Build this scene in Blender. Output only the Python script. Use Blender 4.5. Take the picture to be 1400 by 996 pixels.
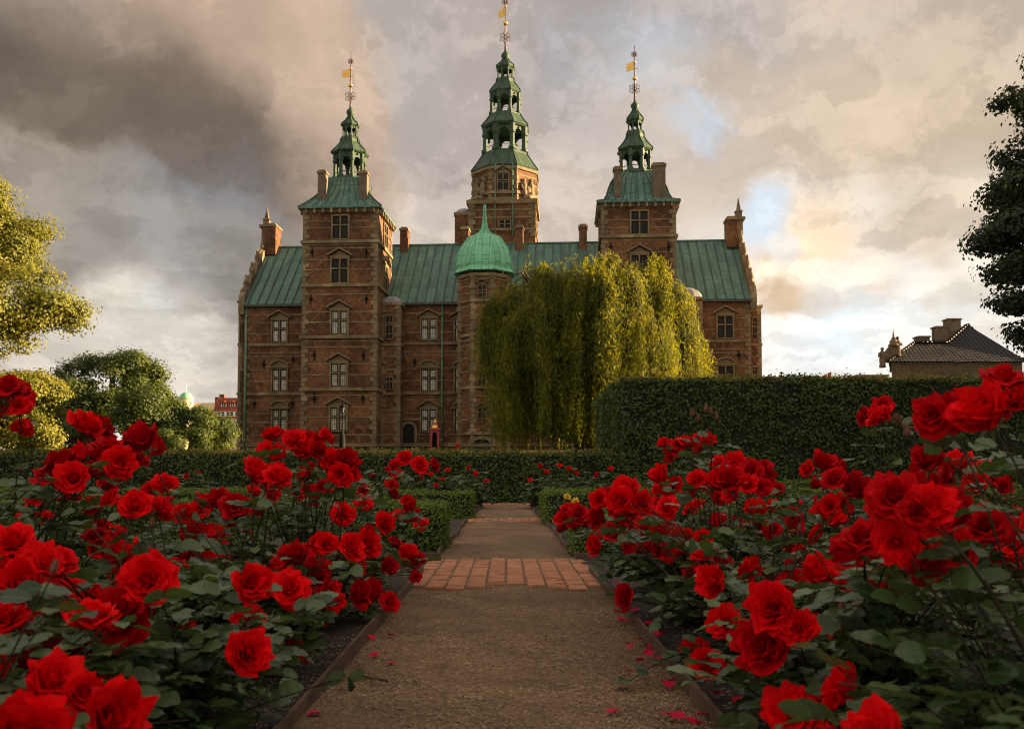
import bpy, math, random
import numpy as np
from mathutils import Vector, Matrix

R = math.radians
for o in list(bpy.data.objects):
    bpy.data.objects.remove(o)
sc = bpy.context.scene
COL = sc.collection

# ------------------------------------------------------------------ camera
F, CX, CY, EYE = 1260.0, 700.0, 579.0, 0.66
PITCH, YAW = math.atan(0.05476), math.atan(8 / 1260.0)
camd = bpy.data.cameras.new("camera")
cam = bpy.data.objects.new("camera", camd)
COL.objects.link(cam)
cam.location = (0, 0, EYE)
cam.rotation_euler = (R(90) + PITCH, 0, -YAW)
camd.sensor_width = 36
camd.lens = 36 * F / 1400
camd.shift_y = 81 / 1400.0
camd.clip_start, camd.clip_end = 0.05, 6000
camd.dof.use_dof = True
camd.dof.focus_distance = 8.0
camd.dof.aperture_fstop = camd.lens / 4.8
sc.camera = cam

cF = Vector((math.sin(YAW) * math.cos(PITCH), math.cos(YAW) * math.cos(PITCH), math.sin(PITCH)))
cR = Vector((math.cos(YAW), -math.sin(YAW), 0))
cU = cR.cross(cF)


def ray(px, py):
    return cF + cR * ((px - CX) / F) + cU * ((CY - py) / F)


def at(px, py, y):
    """world point seen at that place of the photograph, y metres away"""
    d = ray(px, py)
    return Vector((0, 0, EYE)) + d * (y / d.y)


# ------------------------------------------------------------------ light
SUN_EL, SUN_B = R(11), R(6)
sun_dir = Vector((math.cos(SUN_EL) * math.cos(SUN_B), math.cos(SUN_EL) * math.sin(SUN_B), math.sin(SUN_EL)))
sd = bpy.data.lights.new("sun", 'SUN')
sd.energy = 5.0
sd.angle = R(0.6)
sd.color = (1.0, 0.70, 0.36)
sun = bpy.data.objects.new("sun", sd)
COL.objects.link(sun)
sun.rotation_euler = (-sun_dir).to_track_quat('-Z', 'Y').to_euler()

sc.render.engine = 'CYCLES'
sc.view_settings.view_transform = 'Standard'
sc.view_settings.look = 'None'
EXPO = 2.2
sc.view_settings.exposure = EXPO
sc.view_settings.gamma = 1.0
sc.view_settings.use_curve_mapping = False
sc.cycles.use_denoising = True
sc.cycles.filter_width = 1.0
sc.cycles.max_bounces = 6
sc.cycles.diffuse_bounces = 3
sc.cycles.glossy_bounces = 2
sc.cycles.transmission_bounces = 3
sc.cycles.transparent_max_bounces = 6
sc.cycles.sample_clamp_indirect = 6


def srgb(r, g, b):
    f = lambda c: (c / 255 / 12.92) if c <= 10 else ((c / 255 + 0.055) / 1.055) ** 2.4
    return (f(r), f(g), f(b), 1)


class NT:
    """small node graph helper"""

    def __init__(s, tree):
        s.t = tree

    def n(s, kind, **kw):
        nd = s.t.nodes.new(kind)
        for k, v in kw.items():
            setattr(nd, k, v)
        return nd

    def put(s, sock, v):
        if isinstance(v, bpy.types.NodeSocket):
            s.t.links.new(v, sock)
        else:
            sock.default_value = v

    def math(s, op, a, b=0.0, c=0.0, clamp=False):
        nd = s.n('ShaderNodeMath', operation=op, use_clamp=clamp)
        s.put(nd.inputs[0], a)
        s.put(nd.inputs[1], b)
        s.put(nd.inputs[2], c)
        return nd.outputs[0]

    def vmath(s, op, a, b=None, scale=None):
        nd = s.n('ShaderNodeVectorMath', operation=op)
        s.put(nd.inputs[0], a)
        if b is not None:
            s.put(nd.inputs[1], b)
        if scale is not None:
            s.put(nd.inputs['Scale'], scale)
        return nd.outputs['Value'] if op in ('DOT_PRODUCT', 'LENGTH') else nd.outputs[0]

    def smooth(s, v, a, b, lo=0.0, hi=1.0, interp='SMOOTHSTEP'):
        nd = s.n('ShaderNodeMapRange', interpolation_type=interp)
        s.put(nd.inputs[0], v)
        for i, q in enumerate((a, b, lo, hi)):
            nd.inputs[i + 1].default_value = q
        return nd.outputs[0]

    def mix(s, f, a, b, blend='MIX'):
        nd = s.n('ShaderNodeMix', data_type='RGBA', blend_type=blend)
        s.put(nd.inputs[0], f)
        s.put(nd.inputs[6], a)
        s.put(nd.inputs[7], b)
        return nd.outputs[2]

    def noise(s, vec, scale, detail=4.0, rough=0.55, dist=0.0, col=False):
        nd = s.n('ShaderNodeTexNoise')
        if vec is not None:
            s.put(nd.inputs['Vector'], vec)
        nd.inputs['Scale'].default_value = scale
        nd.inputs['Detail'].default_value = detail
        nd.inputs['Roughness'].default_value = rough
        nd.inputs['Distortion'].default_value = dist
        return nd.outputs['Color' if col else 'Fac']

    def ramp(s, f, stops):
        nd = s.n('ShaderNodeValToRGB')
        s.put(nd.inputs[0], f)
        e = nd.color_ramp.elements
        while len(e) < len(stops):
            e.new(0.5)
        for q, (p, c) in zip(e, stops):
            q.position = p
            q.color = c if len(c) == 4 else (*c, 1)
        return nd.outputs[0]


# sky: Nishita air with broken evening cloud over it, laid out by direction
world = bpy.data.worlds.new("World")
sc.world = world
world.use_nodes = True
wt = world.node_tree
wt.nodes.clear()
W = NT(wt)
SKY = 0.12
dirv = W.n('ShaderNodeTexCoord').outputs['Generated']
sky = W.n('ShaderNodeTexSky', sky_type='NISHITA', sun_disc=False)
sky.sun_elevation = SUN_EL
sky.sun_rotation = R(90) - SUN_B
w1 = W.vmath('SUBTRACT', W.noise(dirv, 3.2, 5, 0.55, col=True), (0.5, 0.5, 0.5))
w2 = W.vmath('SUBTRACT', W.noise(dirv, 15.0, 5, 0.6, col=True), (0.5, 0.5, 0.5))
warp = W.vmath('ADD', W.vmath('SCALE', w1, scale=0.13), W.vmath('SCALE', w2, scale=0.05))
dw = W.vmath('NORMALIZE', W.vmath('ADD', dirv, warp))
sep = W.n('ShaderNodeSeparateXYZ')
W.put(sep.inputs[0], dirv)
zz = W.math('ADD', W.math('MAXIMUM', sep.outputs['Z'], 0.0), 0.16)
plane = W.n('ShaderNodeCombineXYZ')
W.put(plane.inputs[0], W.math('DIVIDE', sep.outputs['X'], zz))
W.put(plane.inputs[1], W.math('DIVIDE', sep.outputs['Y'], zz))


def G(r, g, b):
    c = srgb(r, g, b)
    q = SKY * 2 ** EXPO / 1.24
    return (c[0] * .975 / q, c[1] / q, c[2] * 1.035 / q, 1)


cloud = W.mix(W.smooth(sep.outputs['Z'], 0.0, 0.55), G(206, 194, 180), G(176, 164, 154))
# (px, py, inner radius, outer radius, colour, weight): broad cloud masses of the real sky
LOBES = [
    (1150, 120, 120, 520, (202, 180, 156), .8),
    (1000, 250, 60, 300, (212, 194, 176), .7),
    (700, 170, 60, 260, (190, 174, 160), .8),
    (640, 260, 30, 160, (212, 194, 178), .7),
    (610, 60, 60, 260, (172, 160, 152), .8),
    (900, 60, 60, 200, (166, 160, 160), .7),
    (1330, 60, 60, 300, (180, 164, 148), .7),
    (60, 40, 60, 330, (150, 132, 118), .85),
    (330, 235, 40, 190, (128, 112, 98), .85),
    (300, 80, 60, 190, (182, 154, 132), .85),
    (330, 140, 170, 212, (186, 160, 138), .62),
    (430, 130, 20, 130, (188, 164, 142), .7),
    (450, 250, 20, 90, (160, 142, 126), .7),
    (120, 165, 40, 200, (112, 98, 86), .8),
    (230, 205, 20, 130, (112, 97, 84), .8),
    (340, 255, 10, 80, (124, 110, 98), .7),
    (30, 190, 20, 130, (112, 98, 86), .7),
    (110, 85, 10, 80, (158, 138, 122), .6),
    (40, 300, 60, 220, (150, 138, 124), .85),
    (270, 330, 40, 190, (116, 112, 110), .9),
    (180, 350, 40, 140, (138, 130, 122), .7),
    (290, 395, 20, 110, (136, 128, 120), .7),
    (165, 425, 10, 70, (218, 208, 192), .7),
    (250, 470, 20, 130, (190, 180, 168), .75),
    (180, 520, 30, 150, (216, 206, 190), .75),
    (1160, 270, 30, 200, (190, 174, 158), .6),
    (1290, 190, 30, 180, (212, 188, 160), .6),
    (1060, 290, 10, 70, (236, 226, 214), .8),
    (1100, 480, 40, 260, (236, 230, 220), .85),
    (1300, 390, 40, 200, (236, 226, 210), .8),
    (1130, 360, 30, 110, (234, 204, 168), .85),
    (1080, 400, 20, 70, (216, 186, 150), .8),
    (1300, 310, 20, 80, (206, 184, 160), .75),
    (1200, 445, 10, 110, (238, 230, 218), .6),
    (1120, 500, 5, 70, (216, 218, 218), .6),
    (1250, 405, 10, 60, (222, 212, 200), .6),
    (1090, 355, 8, 50, (238, 214, 182), .7),
]
for (px, py, r0, r1, c, wgt) in LOBES:
    d = ray(px, py).normalized()
    dt = W.vmath('DOT_PRODUCT', dw, tuple(d))
    f = W.smooth(dt, math.cos(math.atan(r1 / F)), math.cos(math.atan(r0 / F)), 0.0, wgt)
    cloud = W.mix(f, cloud, G(*c))
mp = W.n('ShaderNodeMapping')
W.put(mp.inputs[0], plane.outputs[0])
mp.inputs['Rotation'].default_value = (0, 0, R(35))
mp.inputs['Scale'].default_value = (1.0, .42, 1)
def edge(p, q, up, lo, hi, c0, r, col, wgt):
    # a cloud edge along the great circle through p and q; lo..hi: how softly it fades on the far side
    global cloud
    n = ray(*p).cross(ray(*q)).normalized()
    if n.dot(ray(*up)) < 0:
        n = -n
    t = W.vmath('DOT_PRODUCT', dw2, tuple(n))
    m = W.math('MULTIPLY', W.smooth(t, lo[0], lo[1]), W.smooth(t, hi[1], hi[0], 0.0, 1.0))
    reg = W.smooth(W.vmath('DOT_PRODUCT', dw, tuple(ray(*c0).normalized())), math.cos(math.atan(r / F)), math.cos(math.atan(r * .45 / F)))
    cloud = W.mix(W.math('MULTIPLY', W.math('MULTIPLY', m, reg), wgt), cloud, G(*col))


dw2 = W.vmath('NORMALIZE', W.vmath('ADD', dirv, W.vmath('ADD', W.vmath('SCALE', w1, scale=0.07), W.vmath('SCALE', w2, scale=0.06))))
edge((0, 170), (410, 292), (200, 100), (-.004, .014), (.06, .13), (190, 200), 330, (104, 91, 80), .85)
edge((0, 175), (410, 297), (200, 600), (-.002, .02), (.05, .12), (200, 300), 300, (150, 140, 130), .5)
edge((478, 0), (548, 290), (300, 150), (-.003, .012), (.05, .14), (470, 140), 230, (200, 172, 148), .45)
edge((478, 0), (548, 290), (700, 150), (-.002, .012), (.05, .14), (560, 150), 220, (166, 158, 152), .4)
edge((1000, 355), (1250, 345), (1100, 500), (-.004, .006), (.02, .05), (1120, 380), 150, (250, 232, 206), .8)
edge((1000, 395), (1250, 385), (1100, 500), (-.006, .012), (.015, .04), (1120, 400), 150, (216, 186, 152), .7)
edge((1030, 440), (1400, 420), (1200, 600), (-.003, .006), (.012, .035), (1220, 440), 210, (244, 240, 232), .6)
edge((1030, 478), (1400, 470), (1200, 600), (-.003, .005), (.010, .025), (1220, 480), 210, (242, 240, 234), .6)
edge((0, 415), (330, 440), (150, 600), (-.003, .008), (.02, .06), (190, 450), 170, (222, 212, 198), .7)
edge((760, 20), (1400, 120), (1100, 300), (-.005, .02), (.06, .14), (1130, 140), 330, (206, 184, 158), .5)
tex = W.noise(mp.outputs[0], 1.7, 8, 0.58, 0.3)
tex2 = W.noise(dw, 9.0, 9, 0.62)
puff = W.noise(W.vmath('ADD', plane.outputs[0], W.vmath('SCALE', w2, scale=0.5)), 3.1, 9, 0.55)
puff2 = W.noise(W.vmath('ADD', plane.outputs[0], (7.3, 2.1, 0)), 7.0, 9, 0.58)
lit = W.math('ADD', W.smooth(tex, 0.3, 0.7, -0.12, 0.12, 'LINEAR'), W.smooth(tex2, 0.3, 0.7, -0.10, 0.10, 'LINEAR'))
lit = W.math('ADD', lit, W.smooth(puff, 0.46, 0.56, -0.08, 0.09))
lit = W.math('ADD', lit, W.smooth(puff2, 0.42, 0.62, -0.03, 0.03))
grey = W.n('ShaderNodeCombineColor')
k = W.math('ADD', lit, 1.0)
for i in range(3):
    W.put(grey.inputs[i], k)
cloud = W.mix(1.0, cloud, grey.outputs[0], 'MULTIPLY')
# gaps where the blue shows
GAPS = [(905, 85, 5, 80, .3), (950, 165, 5, 50, .5), (1045, 290, 5, 58, .6), (1075, 330, 5, 40, .4), (830, 40, 5, 90, .18),
        (1190, 440, 5, 110, .4), (1240, 480, 5, 110, .3), (300, 310, 5, 120, .10), (230, 420, 3, 40, .12)]
gap = 0.0
for (px, py, r0, r1, wgt) in GAPS:
    d = ray(px, py).normalized()
    dt = W.vmath('DOT_PRODUCT', dw, tuple(d))
    gap = W.math('MAXIMUM', gap, W.smooth(dt, math.cos(math.atan(r1 / F)), math.cos(math.atan(r0 / F)), 0.0, wgt))
gapn = W.math('MULTIPLY', gap, W.smooth(tex2, 0.38, 0.6, 0.15, 1.0))
blue = W.mix(0.2, G(168, 190, 208), sky.outputs[0])
skyc = W.mix(gapn, cloud, blue)
# extra brightness added to unseen sky behind camera and overhead, lighting facade and roses
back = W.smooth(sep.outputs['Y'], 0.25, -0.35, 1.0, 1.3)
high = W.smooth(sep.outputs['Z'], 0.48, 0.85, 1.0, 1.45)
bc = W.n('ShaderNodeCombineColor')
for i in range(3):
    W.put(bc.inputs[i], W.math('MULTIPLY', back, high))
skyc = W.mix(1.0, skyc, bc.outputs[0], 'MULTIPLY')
bg = W.n('ShaderNodeBackground')
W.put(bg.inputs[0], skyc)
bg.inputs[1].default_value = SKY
wo = W.n('ShaderNodeOutputWorld')
wt.links.new(bg.outputs[0], wo.inputs[0])


# ------------------------------------------------------------------ object helpers
def props(o, label=None, cat=None, group=None, kind=None):
    for kk, v in (('label', label), ('category', cat), ('group', group), ('kind', kind)):
        if v:
            o[kk] = v
    return o


def empty(name, loc=(0, 0, 0), rz=0.0, **kw):
    o = bpy.data.objects.new(name, None)
    COL.objects.link(o)
    o.location = loc
    o.rotation_euler = (0, 0, rz)
    o.empty_display_size = 0.1
    return props(o, **kw)


def inst(name, mesh, parent=None, loc=(0, 0, 0), rot=(0, 0, 0), scale=(1, 1, 1), **kw):
    o = bpy.data.objects.new(name, mesh)
    COL.objects.link(o)
    o.location, o.rotation_euler, o.scale = loc, rot, scale
    if parent is not None:
        o.parent = parent
    return props(o, **kw)


class MB:
    """collects shapes into one mesh, with UVs in metres on every face"""

    def __init__(s):
        s.v, s.f, s.sm = [], [], []

    def poly(s, pts, smooth=False):
        b = len(s.v)
        s.v += [tuple(p) for p in pts]
        s.f.append(tuple(range(b, b + len(pts))))
        s.sm.append(smooth)

    def add(s, vs, fs, smooth=False):
        b = len(s.v)
        s.v += [tuple(p) for p in vs]
        s.f += [tuple(i + b for i in f) for f in fs]
        s.sm += [smooth] * len(fs)

    def box(s, x0, x1, y0, y1, z0, z1):
        s.add([(x0, y0, z0), (x1, y0, z0), (x1, y1, z0), (x0, y1, z0), (x0, y0, z1), (x1, y0, z1), (x1, y1, z1), (x0, y1, z1)],
              [(3, 2, 1, 0), (4, 5, 6, 7), (0, 1, 5, 4), (1, 2, 6, 5), (2, 3, 7, 6), (3, 0, 4, 7)])
        return s

    def prism(s, outline, y0, y1, axis='y'):
        """extrude an (a, z) outline along y (or along x)"""
        n = len(outline)
        P = (lambda a, z, t: (a, t, z)) if axis == 'y' else (lambda a, z, t: (t, a, z))
        vs = [P(a, z, y0) for a, z in outline] + [P(a, z, y1) for a, z in outline]
        fs = [tuple(range(n)), tuple(range(2 * n - 1, n - 1, -1))] + [(i, i + n, (i + 1) % n + n, (i + 1) % n) for i in range(n)]
        if axis == 'x':
            fs = [tuple(reversed(f)) for f in fs]
        s.add(vs, fs)
        return s

    def lathe(s, prof, cx=0, cy=0, n=8, a0=R(22.5), smooth=False, caps=True):
        vs, fs = [], []
        for r, z in prof:
            for i in range(n):
                a = a0 + 2 * math.pi * i / n
                vs.append((cx + r * math.cos(a), cy + r * math.sin(a), z))
        for j in range(len(prof) - 1):
            for i in range(n):
                k2 = (i + 1) % n
                fs.append((j * n + i, j * n + k2, (j + 1) * n + k2, (j + 1) * n + i))
        if caps:
            fs.append(tuple(reversed(range(n))))
            fs.append(tuple(range((len(prof) - 1) * n, len(prof) * n)))
        s.add(vs, fs, smooth)
        return s

    def square(s, prof, cx=0, cy=0):
        """square rings of half width r"""
        return s.lathe([(r * math.sqrt(2), z) for r, z in prof], cx, cy, 4, R(45))

    def tube(s, pts, rad, n=6, smooth=True):
        pts = [Vector(p) for p in pts]
        m = len(pts)
        if not hasattr(rad, '__len__'):
            rad = [rad] * m
        vs, fs = [], []
        ref = Vector((0.3, 0.9, 0.2))
        for i, p in enumerate(pts):
            t = (pts[min(i + 1, m - 1)] - pts[max(i - 1, 0)])
            if t.length < 1e-9:
                t = Vector((0, 0, 1))
            t.normalize()
            a = t.cross(ref)
            if a.length < 1e-4:
                a = t.cross(Vector((1, 0, 0)))
            a.normalize()
            b = t.cross(a)
            for q in range(n):
                an = 2 * math.pi * q / n
                vs.append(p + (a * math.cos(an) + b * math.sin(an)) * rad[i])
        for i in range(m - 1):
            for q in range(n):
                k2 = (q + 1) % n
                fs.append((i * n + q, i * n + k2, (i + 1) * n + k2, (i + 1) * n + q))
        fs.append(tuple(reversed(range(n))))
        fs.append(tuple(range((m - 1) * n, m * n)))
        s.add(vs, fs, smooth)
        return s

    def ball(s, c, r, n=10, m=6, sz=1.0):
        prof = [(max(r * math.sin(math.pi * j / m), r * 0.02), -r * sz * math.cos(math.pi * j / m)) for j in range(m + 1)]
        return s.lathe([(a, c[2] + z) for a, z in prof], c[0], c[1], n, 0, True)

    def mesh(s, name, mat):
        me = bpy.data.meshes.new(name)
        me.from_pydata(s.v, [], s.f)
        me.polygons.foreach_set('use_smooth', s.sm)
        uvl = me.uv_layers.new(name='metres')
        co = s.v
        uv = []
        for p in me.polygons:
            n = p.normal
            t = Vector((-n.y, n.x, 0))
            if t.length < 1e-3:
                t = Vector((1, 0, 0))
            t.normalize()
            b = n.cross(t)
            for vi in p.vertices:
                c = co[vi]
                uv += [c[0] * t.x + c[1] * t.y + c[2] * t.z, c[0] * b.x + c[1] * b.y + c[2] * b.z]
        uvl.data.foreach_set('uv', uv)
        me.materials.append(mat)
        me.update()
        return me

    def obj(s, name, mat, parent=None, **kw):
        return inst(name, s.mesh(name, mat), parent, **kw)


def np_mesh(name, V, Fc, mat, uv=None, smooth=False):
    """V (n,3), Fc (m,4) quads"""
    me = bpy.data.meshes.new(name)
    V = np.asarray(V, np.float32).reshape(-1, 3)
    Fc = np.asarray(Fc, np.int32)
    m, kk = Fc.shape
    me.vertices.add(len(V))
    me.vertices.foreach_set('co', V.ravel())
    me.loops.add(m * kk)
    me.loops.foreach_set('vertex_index', Fc.ravel())
    me.polygons.add(m)
    me.polygons.foreach_set('loop_start', np.arange(m, dtype=np.int32) * kk)
    if uv is not None:
        l = me.uv_layers.new(name='leaf')
        l.data.foreach_set('uv', np.asarray(uv, np.float32).ravel())
    me.update(calc_edges=True)
    me.validate()
    me.polygons.foreach_set('use_smooth', [smooth] * len(me.polygons))
    me.materials.append(mat)
    return me


# ------------------------------------------------------------------ materials
def material(name):
    m = bpy.data.materials.new(name)
    m.use_nodes = True
    t = m.node_tree
    b = t.nodes['Principled BSDF']
    return m, NT(t), b


def plain(name, col, rough=0.6, metal=0.0, var=0.25, scale=3.0, spec=0.5, bump=0.0, bscale=20):
    m, N, b = material(name)
    pos = N.n('ShaderNodeTexCoord').outputs['Object']
    nz = N.noise(pos, scale, 5, 0.6)
    c = N.mix(N.smooth(nz, 0.3, 0.7, 0, 1, 'LINEAR'), tuple(x * (1 - var) for x in col) + (1,), tuple(min(1, x * (1 + var)) for x in col) + (1,))
    N.put(b.inputs['Base Color'], c)
    b.inputs['Roughness'].default_value = rough
    b.inputs['Metallic'].default_value = metal
    b.inputs['Specular IOR Level'].default_value = spec
    if bump:
        bp = N.n('ShaderNodeBump')
        bp.inputs['Strength'].default_value = bump
        N.put(bp.inputs['Height'], N.noise(pos, bscale, 5, 0.6))
        N.put(b.inputs['Normal'], bp.outputs[0])
    return m


def uvn(N):
    return N.n('ShaderNodeUVMap').outputs[0]


def brick_mat(name, c1, c2, mortar, bw=0.26, rh=0.085, ms=0.014, diaper=True):
    m, N, b = material(name)
    uv = uvn(N)
    br = N.n('ShaderNodeTexBrick')
    N.put(br.inputs['Vector'], uv)
    br.inputs['Color1'].default_value = (*c1, 1)
    br.inputs['Color2'].default_value = (*c2, 1)
    br.inputs['Mortar'].default_value = (*mortar, 1)
    br.inputs['Scale'].default_value = 1
    br.inputs['Brick Width'].default_value = bw
    br.inputs['Row Height'].default_value = rh
    br.inputs['Mortar Size'].default_value = ms
    br.inputs['Bias'].default_value = -0.1
    pos = N.n('ShaderNodeTexCoord').outputs['Object']
    big = N.noise(pos, 0.35, 6, 0.65)
    col = N.mix(N.smooth(big, 0.30, 0.62), br.outputs['Color'], tuple(x * 0.45 for x in c2) + (1,))
    fine = N.noise(uv, 6.5, 3, 0.8)
    col = N.mix(N.smooth(fine, 0.45, 0.7, 0, 0.7), col, tuple(x * 0.35 for x in c2) + (1,))
    mid = N.noise(uv, 2.6, 4, 0.7)
    col = N.mix(N.smooth(mid, 0.5, 0.75, 0, 0.6), col, tuple(min(1, x * 1.5) for x in c1) + (1,))
    if diaper:
        sp = N.n('ShaderNodeSeparateXYZ')
        N.put(sp.inputs[0], uv)
        a = N.math('PINGPONG', N.math('ADD', sp.outputs[0], sp.outputs[1]), 0.55)
        c = N.math('PINGPONG', N.math('SUBTRACT', sp.outputs[0], sp.outputs[1]), 0.55)
        dm = N.math('MINIMUM', a, c)
        f = N.math('MULTIPLY', N.smooth(dm, 0.10, 0.04), N.smooth(N.noise(pos, 0.5, 2), 0.48, 0.66, 0, 0.22))
        col = N.mix(f, col, (c1[0] * 1.7, c1[1] * 1.9, c1[2] * 2.0, 1))
    N.put(b.inputs['Base Color'], col)
    b.inputs['Roughness'].default_value = 0.85
    bp = N.n('ShaderNodeBump')
    bp.inputs['Strength'].default_value = 0.5
    bp.inputs['Distance'].default_value = 0.02
    N.put(bp.inputs['Height'], N.math('ADD', N.math('MULTIPLY', br.outputs['Fac'], -1.0), N.noise(uv, 9, 3)))
    N.put(b.inputs['Normal'], bp.outputs[0])
    return m


def copper_mat(name, c1, c2, seam, bw=1.5, rh=0.82, dark=0.55):
    """standing seam copper: sheets run down the slope, cross joints staggered"""
    m, N, b = material(name)
    uv = uvn(N)
    sp = N.n('ShaderNodeSeparateXYZ')
    N.put(sp.inputs[0], uv)
    sw = N.n('ShaderNodeCombineXYZ')
    N.put(sw.inputs[0], sp.outputs[1])
    N.put(sw.inputs[1], sp.outputs[0])
    br = N.n('ShaderNodeTexBrick')
    N.put(br.inputs['Vector'], sw.outputs[0])
    br.inputs['Color1'].default_value = (*c1, 1)
    br.inputs['Color2'].default_value = (*c2, 1)
    br.inputs['Mortar'].default_value = (*seam, 1)
    br.inputs['Scale'].default_value = 1
    br.inputs['Brick Width'].default_value = bw
    br.inputs['Row Height'].default_value = rh
    br.inputs['Mortar Size'].default_value = 0.03
    pos = N.n('ShaderNodeTexCoord').outputs['Object']
    st = N.n('ShaderNodeMapping')
    N.put(st.inputs[0], uv)
    st.inputs['Scale'].default_value = (2.2, 0.25, 1)
    streak = N.noise(st.outputs[0], 1.0, 6, 0.65)
    col = N.mix(N.smooth(streak, 0.40, 0.64, 0, dark), br.outputs['Color'], tuple(x * 0.4 for x in c2) + (1,))
    col = N.mix(N.smooth(N.noise(pos, 0.8, 5, 0.6), 0.5, 0.8, 0, 0.35), col, tuple(min(1, x * 1.5) for x in c1) + (1,))
    N.put(b.inputs['Base Color'], col)
    b.inputs['Roughness'].default_value = 0.6
    b.inputs['Specular IOR Level'].default_value = 0.35
    return m


def glass_mat(name, lead, c, gw=0.17, gh=0.2, rough=0.12, spec=.6):
    m, N, b = material(name)
    pos = N.n('ShaderNodeTexCoord').outputs['Object']
    sp = N.n('ShaderNodeSeparateXYZ')
    N.put(sp.inputs[0], pos)
    gx = N.math('PINGPONG', sp.outputs[0], gw / 2)
    gz = N.math('PINGPONG', sp.outputs[2], gh / 2)
    f = N.smooth(N.math('MINIMUM', gx, gz), 0.012, 0.02, 1.0, 0.0)
    oi = N.n('ShaderNodeObjectInfo')
    wav = N.n('ShaderNodeTexWhiteNoise', noise_dimensions='3D')
    cell = N.n('ShaderNodeVectorMath', operation='SNAP')
    N.put(cell.inputs[0], pos)
    cell.inputs[1].default_value = (gw, 1, gh)
    N.put(wav.inputs[0], cell.outputs[0])
    base = N.mix(N.math('MULTIPLY', wav.outputs[0], 0.7), (*c, 1), tuple(x * 0.35 for x in c) + (1,))
    base = N.mix(N.math('MULTIPLY', oi.outputs['Random'], 0.5), base, tuple(x * 0.4 for x in c) + (1,))
    N.put(b.inputs['Base Color'], N.mix(f, base, (*lead, 1)))
    N.put(b.inputs['Roughness'], N.math('ADD', N.math('MULTIPLY', f, 0.5), rough))
    b.inputs['Specular IOR Level'].default_value = spec
    bp = N.n('ShaderNodeBump')
    bp.inputs['Strength'].default_value = 0.25
    N.put(bp.inputs['Height'], N.math('ADD', N.noise(pos, 5, 2), wav.outputs[0]))
    N.put(b.inputs['Normal'], bp.outputs[0])
    return m


def leaf_mat(name, c1, c2, trans=0.4, tcol=None, rough=0.5, gloss=0.3, clump=0.6, isl=.6):
    """thin leaves: diffuse, light through the blade and a weak sheen; colour varies leaf by leaf"""
    m, N, b = material(name)
    geo = N.n('ShaderNodeNewGeometry')
    pos = N.n('ShaderNodeTexCoord').outputs['Object']
    f = N.math('ADD', N.math('MULTIPLY', geo.outputs['Random Per Island'], isl), N.smooth(N.noise(pos, clump, 3), 0.3, 0.7, -0.1, 0.95 - isl * .75, 'LINEAR'), clamp=True)
    col = N.mix(f, (*c1, 1), (*c2, 1))
    N.put(b.inputs['Base Color'], col)
    b.inputs['Roughness'].default_value = rough
    b.inputs['Specular IOR Level'].default_value = gloss
    tr = N.n('ShaderNodeBsdfTranslucent')
    if tcol is None:
        N.put(tr.inputs[0], N.mix(1.0, col, (1.7, 1.5, 0.5, 1), 'MULTIPLY'))
    else:
        N.put(tr.inputs[0], (*tcol, 1))
    mx = N.n('ShaderNodeMixShader')
    mx.inputs[0].default_value = trans
    N.t.links.new(b.outputs[0], mx.inputs[1])
    N.t.links.new(tr.outputs[0], mx.inputs[2])
    out = [q for q in N.t.nodes if q.type == 'OUTPUT_MATERIAL'][0]
    N.t.links.new(mx.outputs[0], out.inputs[0])
    return m


M = {}
M['brick'] = brick_mat('castle brick', (.31, .116, .034), (.15, .052, .017), (.21, .13, .062))
M['stone'] = plain('weathered sandstone', (.185, .130, .067), .85, var=.5, scale=1.1, bump=.3, bscale=6)
_N = NT(M['stone'].node_tree)
_pb = M['stone'].node_tree.nodes['Principled BSDF']
_src = _pb.inputs['Base Color'].links[0].from_socket
_pos = _N.n('ShaderNodeTexCoord').outputs['Object']
_c = _N.mix(_N.smooth(_N.noise(_pos, .55, 2, .5), .60, .66, 0, .7), _src, (.33, .255, .155, 1))
_N.put(_pb.inputs['Base Color'], _N.mix(_N.smooth(_N.noise(_pos, 2.2, 6, .7), .5, .75, 0, .7), _c, (.06, .045, .028, 1)))
M['copper'] = copper_mat('verdigris copper roof', (.100, .200, .142), (.072, .158, .112), (.03, .07, .05))
M['dome'] = copper_mat('pale verdigris dome', (.22, .56, .33), (.19, .50, .29), (.06, .20, .12), 1.2, .62, .25)
M['lantern'] = copper_mat('dark aged copper', (.055, .105, .06), (.036, .072, .042), (.015, .032, .02), .9, .5, .6)
M['lead'] = plain('grey lead', (.24, .23, .23), .55, var=.3, scale=2)
M['glass'] = glass_mat('leaded glass', (.03, .028, .022), (.62, .58, .47))  # pale pane colour stands in for the sky's reflection
M['dark_glass'] = glass_mat('dark leaded glass', (.03, .026, .02), (.022, .021, .018), rough=.35, spec=.15)
M['gold'] = plain('gilding', (.85, .52, .13), .3, 1.0, .2, 4)
M['iron'] = plain('dark iron', (.009, .008, .007), .7, var=.3, spec=.12)
M['rose_iron'] = plain('wrought iron ornament', (.16, .10, .10), .5, .4, .3)
M['dark'] = plain('dark doorway', (.008, .007, .006), .9)
M['pipe'] = plain('green downpipe', (.10, .20, .13), .6, var=.4)
M['gutter'] = plain('dark gutter', (.04, .055, .045), .6, var=.4)
# ------------------------------------------------------------------ castle
CA = R(3.9)
CO = Vector((0.0, 83.0, 2.2))
ca, sa = math.cos(CA), math.sin(CA)


def L(px, py, v):
    """photo place -> (u, z) on the castle's plane v"""
    o = Vector((0, 0, EYE)) - CO
    d = ray(px, py)
    ou, ov = o.x * ca - o.y * sa, o.x * sa + o.y * ca
    du, dv = d.x * ca - d.y * sa, d.x * sa + d.y * ca
    t = (v - ov) / dv
    return ou + du * t, o.z + d.z * t


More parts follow.
